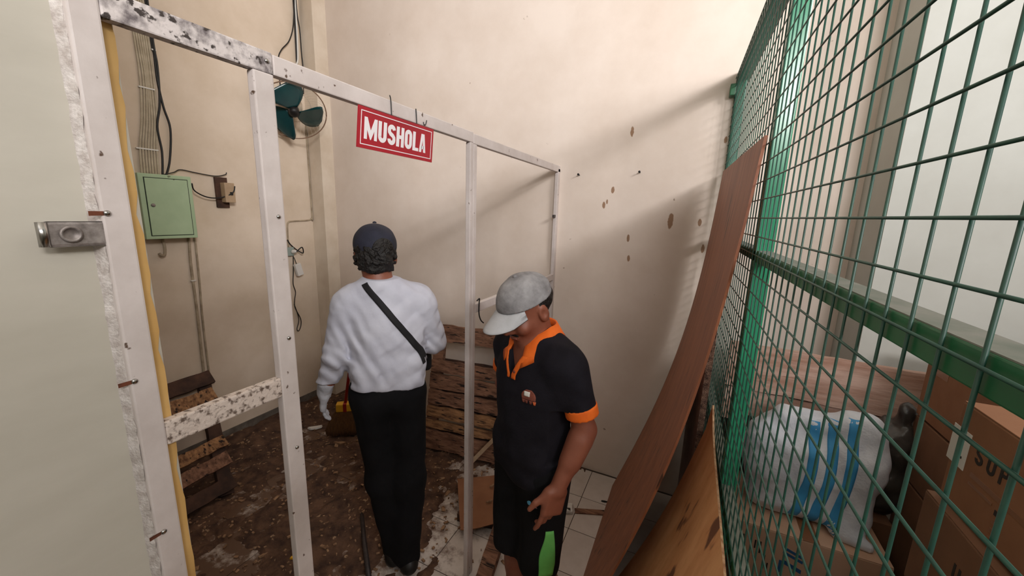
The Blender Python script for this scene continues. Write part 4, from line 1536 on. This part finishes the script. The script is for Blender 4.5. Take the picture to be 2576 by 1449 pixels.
# ---- man in the white shirt, seen from behind
p1 = thing('person', 'man in white long-sleeved shirt, navy cap and black trousers seen from behind', 'person', (-1.15, 1.20, 0.012), (0, 0, R(43.8)))
HC, HP = (-.030, .030, 1.524), .10
F = Field((-.34, -.22, .0), (.34, .42, 1.72), .0055)
T, Rm = head_shape(F, HC, HP)
F.cone((-.022, -.012, 1.36), (-.028, .012, 1.47), .060, .054, .03)
F.ell((0, 0, 1.25), (.15, .085, .17), .04)
F.ell((0, 0, 1.02), (.13, .085, .16), .05)
F.chain([(-.145, 0, 1.315), (-.192, .0, 1.10), (-.258, .07, .935)], [.045, .038, .028], .02)
F.chain([(.148, 0, 1.315), (.200, .05, 1.115), (.10, .27, 1.10)], [.045, .038, .028], .02)
hand(F, (.10, .27, 1.10), (-.8, .5, .0), (.3, .6, .6), (0, 0, 1), 1.0)
F.chain([(-.070, 0, .88), (-.040, .03, .47), (.000, .045, .09)], [.065, .046, .036], .03)
F.chain([(.075, 0, .88), (.085, .0, .47), (.068, -.02, .09)], [.07, .05, .038], .03)
F.mesh('body', M_skin, p1)

S = Field((-.36, -.22, .90), (.36, .42, 1.56), .005)
S.ell((0, 0, 1.24), (.168, .108, .16), .04)
S.ell((.002, -.005, 1.10), (.156, .105, .19), .06)
S.rbox((.004, -.003, 1.02), (.148, .098, .09), .06, .05)
S.cone((-.135, 0, 1.325), (.138, 0, 1.328), .054, .054, .05)
for s in (-1, 1):
    S.cone((-.02, -.015, 1.398), (.12 * s, -.002, 1.345), .056, .052, .05)
S.chain([(-.146, 0, 1.310), (-.194, .0, 1.11), (-.254, .06, .955)], [.066, .053, .040], .025)
S.chain([(.149, 0, 1.312), (.203, .045, 1.125), (.12, .25, 1.10)], [.066, .056, .042], .025)
S.wobble(.004, 30, 21, (1, 1, .35))
S.wobble(.0045, 85, 22, (1, 1, .7))


def sleeve_folds(X, Y, Z):
    return None


def fold_band(Fd, c, rad, amp, freq, d):
    """a patch of gathered folds around c"""
    sl = Fd._sl(np.array(c) - rad, np.array(c) + rad)
    X, Y, Z = Fd._grid(sl)
    w = np.clip(1 - ((X - c[0]) ** 2 + (Y - c[1]) ** 2 + (Z - c[2]) ** 2) / rad ** 2, 0, 1)
    Fd.D[sl] += (w * amp * np.sin(freq * (X * d[0] + Y * d[1] + Z * d[2]) + 2.5 * np.sin(18 * X + 23 * Y + 9 * Z))).astype(np.float32)


fold_band(S, (-.20, 0, 1.06), .15, .0035, 110, (.7, .5, .9))
fold_band(S, (.20, .04, 1.13), .13, .004, 130, (.6, .2, .8))
fold_band(S, (-.10, -.1, 1.08), .16, .004, 95, (.8, .0, .35))
fold_band(S, (.08, -.1, 1.06), .16, .004, 75, (.6, 0, -.7))
fold_band(S, (-.13, -.05, 1.22), .10, .005, 120, (.9, 0, .3))
S.cone((-.026, .01, 1.425), (-.03, .02, 1.56), .053, .07, 0, True)
S.plane((0, 0, 1.436), (.03, -.10, 1))
S.plane((0, 0, .968), (-.04, 0, -1))
S.mesh('shirt', M_shirt, p1)
# crossbody bag: strap over the back, pouch under the right arm
sb = thing('shoulder_bag', 'black crossbody strap and small pouch worn by the man in white', 'bag', (-1.15, 1.20, 0.012), (0, 0, R(43.8)))
pathx = smooth_path([(-.075, 1.418), (-.06, 1.395), (.01, 1.305), (.08, 1.210), (.130, 1.135), (.146, 1.105), (.158, 1.07)], 5)
rows = []
for i, q in enumerate(pathx):
    a, b = pathx[max(i - 1, 0)], pathx[min(i + 1, len(pathx) - 1)]
    t = (b - a) / np.linalg.norm(b - a)
    nn = np.array((-t[1], t[0]))
    rows.append([(q[0] + nn[0] * w, -.21, q[1] + nn[1] * w) for w in (-.0125, -.006, 0, .006, .0125)])
surf_patch('strap', S, rows, (0, 1, 0), .004, M_strap, sb, .003)
pf = smooth_path([(-.080, 1.40), (-.03, 1.33), (.05, 1.22), (.12, 1.13), (.145, 1.09)], 4)
surf_patch('strap', S, [[(q[0] + w, .40, q[1] + w * .5) for w in (-.015, 0, .015)] for q in pf], (0, -1, 0), .004, M_strap, sb, .003)
Po = Field((.06, .06, .90), (.24, .24, 1.14), .005)
Po.rbox((.150, .150, 1.02), (.055, .035, .075), .02, 0)
Po.wobble(.004, 60, 4)
Po.mesh('pouch', M_strap, sb)
# trousers
Tf = Field((-.22, -.2, .02), (.22, .2, 1.04), .006)
Tf.ell((0, 0, .94), (.150, .104, .13), .03)
Tf.chain([(-.070, 0, .90), (-.040, .025, .48), (.000, .042, .07)], [.086, .066, .052], .05)
Tf.chain([(.074, 0, .90), (.082, .0, .48), (.066, -.02, .07)], [.090, .070, .058], .05)
Tf.wobble(.008, 34, 31, (1, 1, .5))
Tf.plane((0, 0, .045), (0, 0, -1))
Tf.plane((0, 0, 1.01), (0, 0, 1))
Tf.mesh('trousers', M_trouser, p1)
for (x, y) in ((.000, .045), (.068, -.02)):
    Sh = Field((x - .07, y - .12, -.005), (x + .07, y + .23, .12), .005)
    Sh.cone((x, y - .03, .045), (x, y + .13, .035), .042, .036, .02)
    Sh.cone((x, y - .01, .07), (x, y, .09), .04, .035, .02)
    Sh.plane((0, 0, .0), (0, 0, -1))
    Sh.mesh('shoe', M_black, p1)
G_ = Field((-.37, -.06, .76), (-.19, .20, .98), .0038)
G_.cone((-.251, .055, .965), (-.264, .075, .915), .034, .030, .015)
hand(G_, (-.264, .075, .918), (-.15, .22, -1), (-1, -.1, .1), (0, 1, 0), 1.0, (.3, .35, .4, .45))
G_.wobble(.003, 120, 6)
G_.mesh('glove', M_glove, p1)
# hair and cap
H = Field((-.16, -.14, 1.38), (.10, .17, 1.64), .004)
c = T(0, -.016, .018)
H.ell(c, (.080, .096, .080), 0, Rm)
H.ell(T(0, -.062, -.040), (.062, .038, .038), .03, Rm)
for k in range(150):
    a = random.uniform(math.pi * .98, math.pi * 2.02)
    zz = random.uniform(-.066, .03)
    rr = 1.0 if zz > -.04 else .82
    H.ell(T(math.cos(a) * .078 * rr, -.016 + math.sin(a) * .092 * rr, zz), (.007, .007, .007), .003)
H.cutfn(lambda X, Y, Z: (Y - (HC[1] + .028)) + 0 * X + 0 * Z, (-.2, -.2, 1.4), (.2, .2, 1.7))
H.wobble(.006, 210, 12)
H.mesh('hair', M_hair, p1)
cp, CF = crown('cap', T, Rm, (0, -.008, .040), (.086, .106, .088), .022, M_navy, p1, -.12)
lathe('button', [(.008, 0), (.008, .004), (.004, .007), (.001, .008)], M_navy, cp, 12, Matrix.Translation(T(0, -.008, .127)))
cap_bill('bill', T, .028, .080, .098, .07, M_navy, cp)
rows = []
for i in range(13):
    zz = 1.548 + .050 * i / 12
    hw = .042 * math.sqrt(max(0.02, 1 - (i / 12) ** 2))
    rows.append([(.000 + hw * w, -.2, zz) for w in np.linspace(-1, 1, 13)])
surf_patch('hair_opening', CF, rows, (0, 1, 0), .0022, M_hair, cp, .001)

# ---- man in the black polo, looking down
p2_ = thing('person', 'man in black polo with orange collar and grey cap looking down', 'person', (-.464, 1.214, 0), (0, 0, R(152.9)))
HC, HP = (0.0, .058, 1.412), R(28)
F = Field((-.30, -.22, -.002), (.34, .30, 1.56), .0048)
T, Rm = head_shape(F, HC, HP)
F.cone((0, -.012, 1.26), (0, .030, 1.37), .060, .056, .03)
F.ell((0, .005, 1.17), (.145, .088, .15), .04)
F.cone((-.08, .01, 1.255), (.08, .01, 1.255), .045, .045, .05)
F.ell((0, 0, .95), (.12, .08, .16), .05)
F.chain([(-.150, 0, 1.235), (-.198, -.05, 1.02), (-.186, .05, .835)], [.044, .037, .026], .02)
F.cone((-.197, -.03, .985), (-.192, .0, .92), .040, .034, .02)
hand(F, (-.186, .052, .835), (.05, .22, -1), (-1, .15, .1), (0, 1, 0), 1.05, (.25, .55, .75, .85))
F.chain([(.150, 0, 1.235), (.222, -.03, 1.03), (.20, -.09, .84)], [.044, .036, .026], .02)
hand(F, (.20, -.09, .84), (-.1, -.1, -1), (1, 0, 0), (0, 1, 0), 1.0)
for s, dy in ((-1, .0), (1, .02)):
    F.chain([(.075 * s, dy, .82), (.070 * s, dy + .012, .46), (.068 * s, dy - .03, .30), (.066 * s, dy - .012, .07)], [.07, .05, .052, .034], .03)
    F.cone((.066 * s, dy - .03, .03), (.072 * s, dy + .12, .022), .034, .030, .03)
F.plane((0, 0, 0.0), (0, 0, -1))
F.mesh('body', M_skin, p2_)
for s in (-1, 1):
    ey = T(.031 * s, .079, .000)
    bm = bmesh.new()
    bmesh.ops.create_uvsphere(bm, u_segments=14, v_segments=8, radius=.0115, matrix=Matrix.Translation(ey))
    e = bm_obj('eye', bm, M_eye, p2_, True)
    bm = bmesh.new()
    bmesh.ops.create_uvsphere(bm, u_segments=12, v_segments=8, radius=.0055, matrix=Matrix.Translation(T(.031 * s, .0865, -.001)))
    bm_obj('iris', bm, M_iris, e, True)
surf_patch('moustache', F, [[T(x, .2, -.050 + dz - 6 * x * x) for x in np.linspace(-.026, .026, 9)] for dz in (-.004, 0, .004)], Rm @ np.array((0, -1, 0)), .0015, M_hair, p2_, .001)
surf_patch('lips', F, [[T(x, .2, -.064 + dz) for x in np.linspace(-.018, .018, 7)] for dz in (-.006, -.002, .002)], Rm @ np.array((0, -1, 0)), .0010, M_lip, p2_, .001)
# short dark hair at the sides and back under the cap
H = Field((-.14, -.12, 1.28), (.14, .20, 1.56), .0045)
H.ell(T(0, -.014, .020), (.0775, .098, .075), 0, Rm)
H.wobble(.003, 190, 2)
nf = Rm @ np.array((0, 1, .55))
H.plane(T(0, .010, 0), nf)
H.plane(T(0, 0, -.035), Rm @ np.array((0, .3, -1)))
H.mesh('hair', M_hair, p2_)
cp, CF = crown('cap', T, Rm, (0, -.005, .034), (.083, .104, .084), .030, M_cap, p2_, -.10)
lathe('button', [(.008, 0), (.008, .003), (.004, .006), (.001, .007)], M_cap, cp, 12, Matrix.Translation(T(0, -.005, .117)) @ Matrix.Rotation(-HP, 4, 'X'))
cap_bill('bill', T, .041, .0785, .093, .082, M_bill, cp, .022, 1.0)

# polo shirt
S = Field((-.30, -.22, .74), (.32, .24, 1.36), .0052)
S.ell((0, .004, 1.165), (.170, .112, .16), .04)
S.ell((0, .008, .99), (.155, .112, .20), .06)
S.rbox((0, .006, .85), (.145, .105, .10), .07, .05)
S.cone((-.140, 0, 1.245), (.140, 0, 1.245), .054, .054, .05)
for s in (-1, 1):
    S.cone((0, -.012, 1.275), (.125 * s, 0, 1.250), .052, .050, .05)
S.chain([(-.148, 0, 1.225), (-.190, -.040, 1.07)], [.064, .052], .035)
S.chain([(.150, 0, 1.225), (.210, -.025, 1.10)], [.064, .052], .035)
S.wobble(.007, 28, 41, (1, 1, .5))
S.wobble(.003, 70, 42)
S.cone((0, .0, 1.305), (0, .025, 1.42), .060, .075, 0, True)
S.cutfn(lambda X, Y, Z: np.minimum(np.minimum((Z - 1.185) * .46 - np.abs(X + .0), Y - .03), .2 + 0 * Z), (-.1, .02, 1.17), (.1, .24, 1.36))
S.plane((0, 0, .775), (0, 0, -1))
S.cutfn(lambda X, Y, Z: np.where(X < -.140, (1.090 - Z) + 0 * Y, -1), (-.31, -.22, .9), (-.13, .24, 1.12))
S.cutfn(lambda X, Y, Z: np.where(X > .152, (1.118 - Z) + 0 * Y, -1), (.14, -.22, .9), (.32, .24, 1.15))
S.mesh('shirt', M_polo, p2_)
# orange cuffs
for (a, b, ra) in (((-.1845, -.035, 1.108), (-.1915, -.041, 1.072), .056), ((.203, -.0225, 1.135), (.2135, -.027, 1.10), .055)):
    Cf = Field(np.minimum(a, b) - .1, np.maximum(a, b) + .1, .005)
    ax_ = np.array(b) - np.array(a)
    Cf.cone(np.array(a) - ax_ * 3, np.array(b) + ax_ * 3, ra, ra - .001, 0)
    Cf.plane(b, ax_)
    Cf.plane(a, -ax_)
    Cf.cone(np.array(a) - ax_ * 4, np.array(b) + ax_ * 4, ra - .012, ra - .012, 0, True)
    Cf.mesh('cuff', M_orange, p2_)
# orange collar: a folded band around the neck, open in front
V, Fs = [], []
nu = 40
for i in range(nu + 1):
    a = R(-248 + 316 * i / nu)          # gap centred on the front (+y)
    fr_ = abs((i / nu) * 2 - 1)
    ca, sa = math.cos(a), math.sin(a)
    zt = 1.352 - .030 * max(0, sa) - .022 * fr_ ** 4
    prof_ = [(.064, zt - .045), (.066, zt), (.072, zt + .004), (.094 + .012 * fr_, zt - .034 - .030 * fr_ ** 2), (.101 + .014 * fr_, zt - .044 - .040 * fr_ ** 2), (.093 + .010 * fr_, zt - .042 - .040 * fr_ ** 2), (.069, zt - .006)]
    for (rr, zz) in prof_:
        V.append((ca * rr * 1.02, sa * rr * .98 + .008, zz))
np_ = 7
for i in range(nu):
    for k in range(np_):
        Fs.append((i * np_ + k, i * np_ + (k + 1) % np_, (i + 1) * np_ + (k + 1) % np_, (i + 1) * np_ + k))
Fs.append(tuple(range(np_ - 1, -1, -1)))
Fs.append(tuple(range(nu * np_, nu * np_ + np_)))
bm = bmesh.new()
vv = [bm.verts.new(v) for v in V]
for f in Fs:
    bm.faces.new([vv[i] for i in f])
bm_obj('collar', bm, M_orange, p2_, True)
# placket strips beside the open neck
for s in (-1, 1):
    rows = []
    for i in range(13):
        zz = 1.172 + .085 * i / 12
        xe = max(0, (zz - 1.185) * .46) + .006
        rows.append([(s * (xe + w), .26, zz) for w in ((-.001, .003, .006, .009) if s > 0 else (-.001, .006, .012, .018))])
    surf_patch('placket', S, rows, (0, -1, 0), .003, M_orange, p2_, .002)
bmv_ = S.ray((-.020, .26, 1.200), (0, -1, 0))
if bmv_ is not None:
    lathe('button', [(.005, 0), (.005, .002), (.002, .003)], M_emb, p2_, 12, Matrix.Translation(Vector(bmv_) + Vector((0, .003, 0))) @ Matrix.Rotation(R(-90), 4, 'X'))
# chest emblem
dcam = np.array((.60, -.80, 0))


def emblem(name, poly_rows, m, off):
    rows = [[(cx_ + u * .8 , .30, zz) for u in us] for (zz, us, cx_) in poly_rows]
    return surf_patch(name, S, rows, (0, -1, 0), off, m, p2_, .0012)


ex, ez = -.082, 1.135
emb = []
for i in range(9):
    s = i / 8
    zz = ez + .020 - .036 * s
    hw = .031 * math.sqrt(max(.12, 1 - max(0, 1 - s * 1.5) ** 2)) * (1 - .12 * max(0, s - .6))
    emb.append((zz, np.linspace(-hw, hw, 15), ex))
emblem('chest_emblem', emb, M_emb, .002)
for (u, w_) in ((-.026, .006), (-.010, .006), (.008, .006), (.022, .007)):
    emblem('emblem_leg', [(ez - .016 - .012 * i / 3, np.linspace(u - w_ * (1 - i * .15), u + w_ * (1 - i * .15), 5), ex) for i in range(4)], M_emb_o if u < -.02 else M_emb, .0022)
emblem('emblem_patch', [(ez + .014 - .016 * i / 4, np.linspace(-.012, .012, 7), ex + .004) for i in range(5)], M_label, .0042)
# shorts
Tf = Field((-.22, -.2, .36), (.22, .22, .90), .0055)
Tf.ell((0, 0, .84), (.142, .102, .12), .03)
Tf.chain([(-.072, 0, .82), (-.076, .008, .44)], [.092, .078], .05)
Tf.chain([(.072, .01, .82), (.074, .028, .44)], [.092, .078], .05)
Tf.wobble(.008, 30, 51, (1, 1, .4))
Tf.plane((0, 0, .415), (0, 0, -1))
Tf.plane((0, 0, .88), (0, 0, 1))
Tf.mesh('shorts', M_trouser, p2_)
dv = np.array((.80, -.60, 0))                 # toward the body from the man's left front
sd = np.array((.60, .80, 0))                  # sideways on that view
og = np.array((-.076, .008, 0)) - dv * .22


def leg_patch(name, rows2, m, off=.003):
    rows = [[tuple(og + sd * u + np.array((0, 0, zz))) for u in us] for (zz, us) in rows2]
    return surf_patch(name, Tf, rows, dv, off, m, p2_, .0015)


leg_patch('side_panel', [(.445 + .195 * i / 14, np.linspace(-.048 + .014 * (i / 14) ** 2 + .03 * max(0, .25 - i / 14), .016 - .018 * i / 14 - .004 * math.cos(i * .5), 9)) for i in range(15)], M_limegreen)
leg_patch('hem_panel', [(.417 + .026 * i / 4, np.linspace(-.030, .014, 8)) for i in range(5)], M_redorange, .0034)
leg_patch('logo_swoosh', [(.732 + .004 * i, np.linspace(.050 - .0 * i, .058 + .004 * math.sin(i * .9), 5)) for i in range(5)], M_swoosh, .004)
leg_patch('logo_swoosh', [(.732 + .0025 * i, np.linspace(.028 + .004 * i, .052, 6)) for i in range(3)], M_pink, .0042)
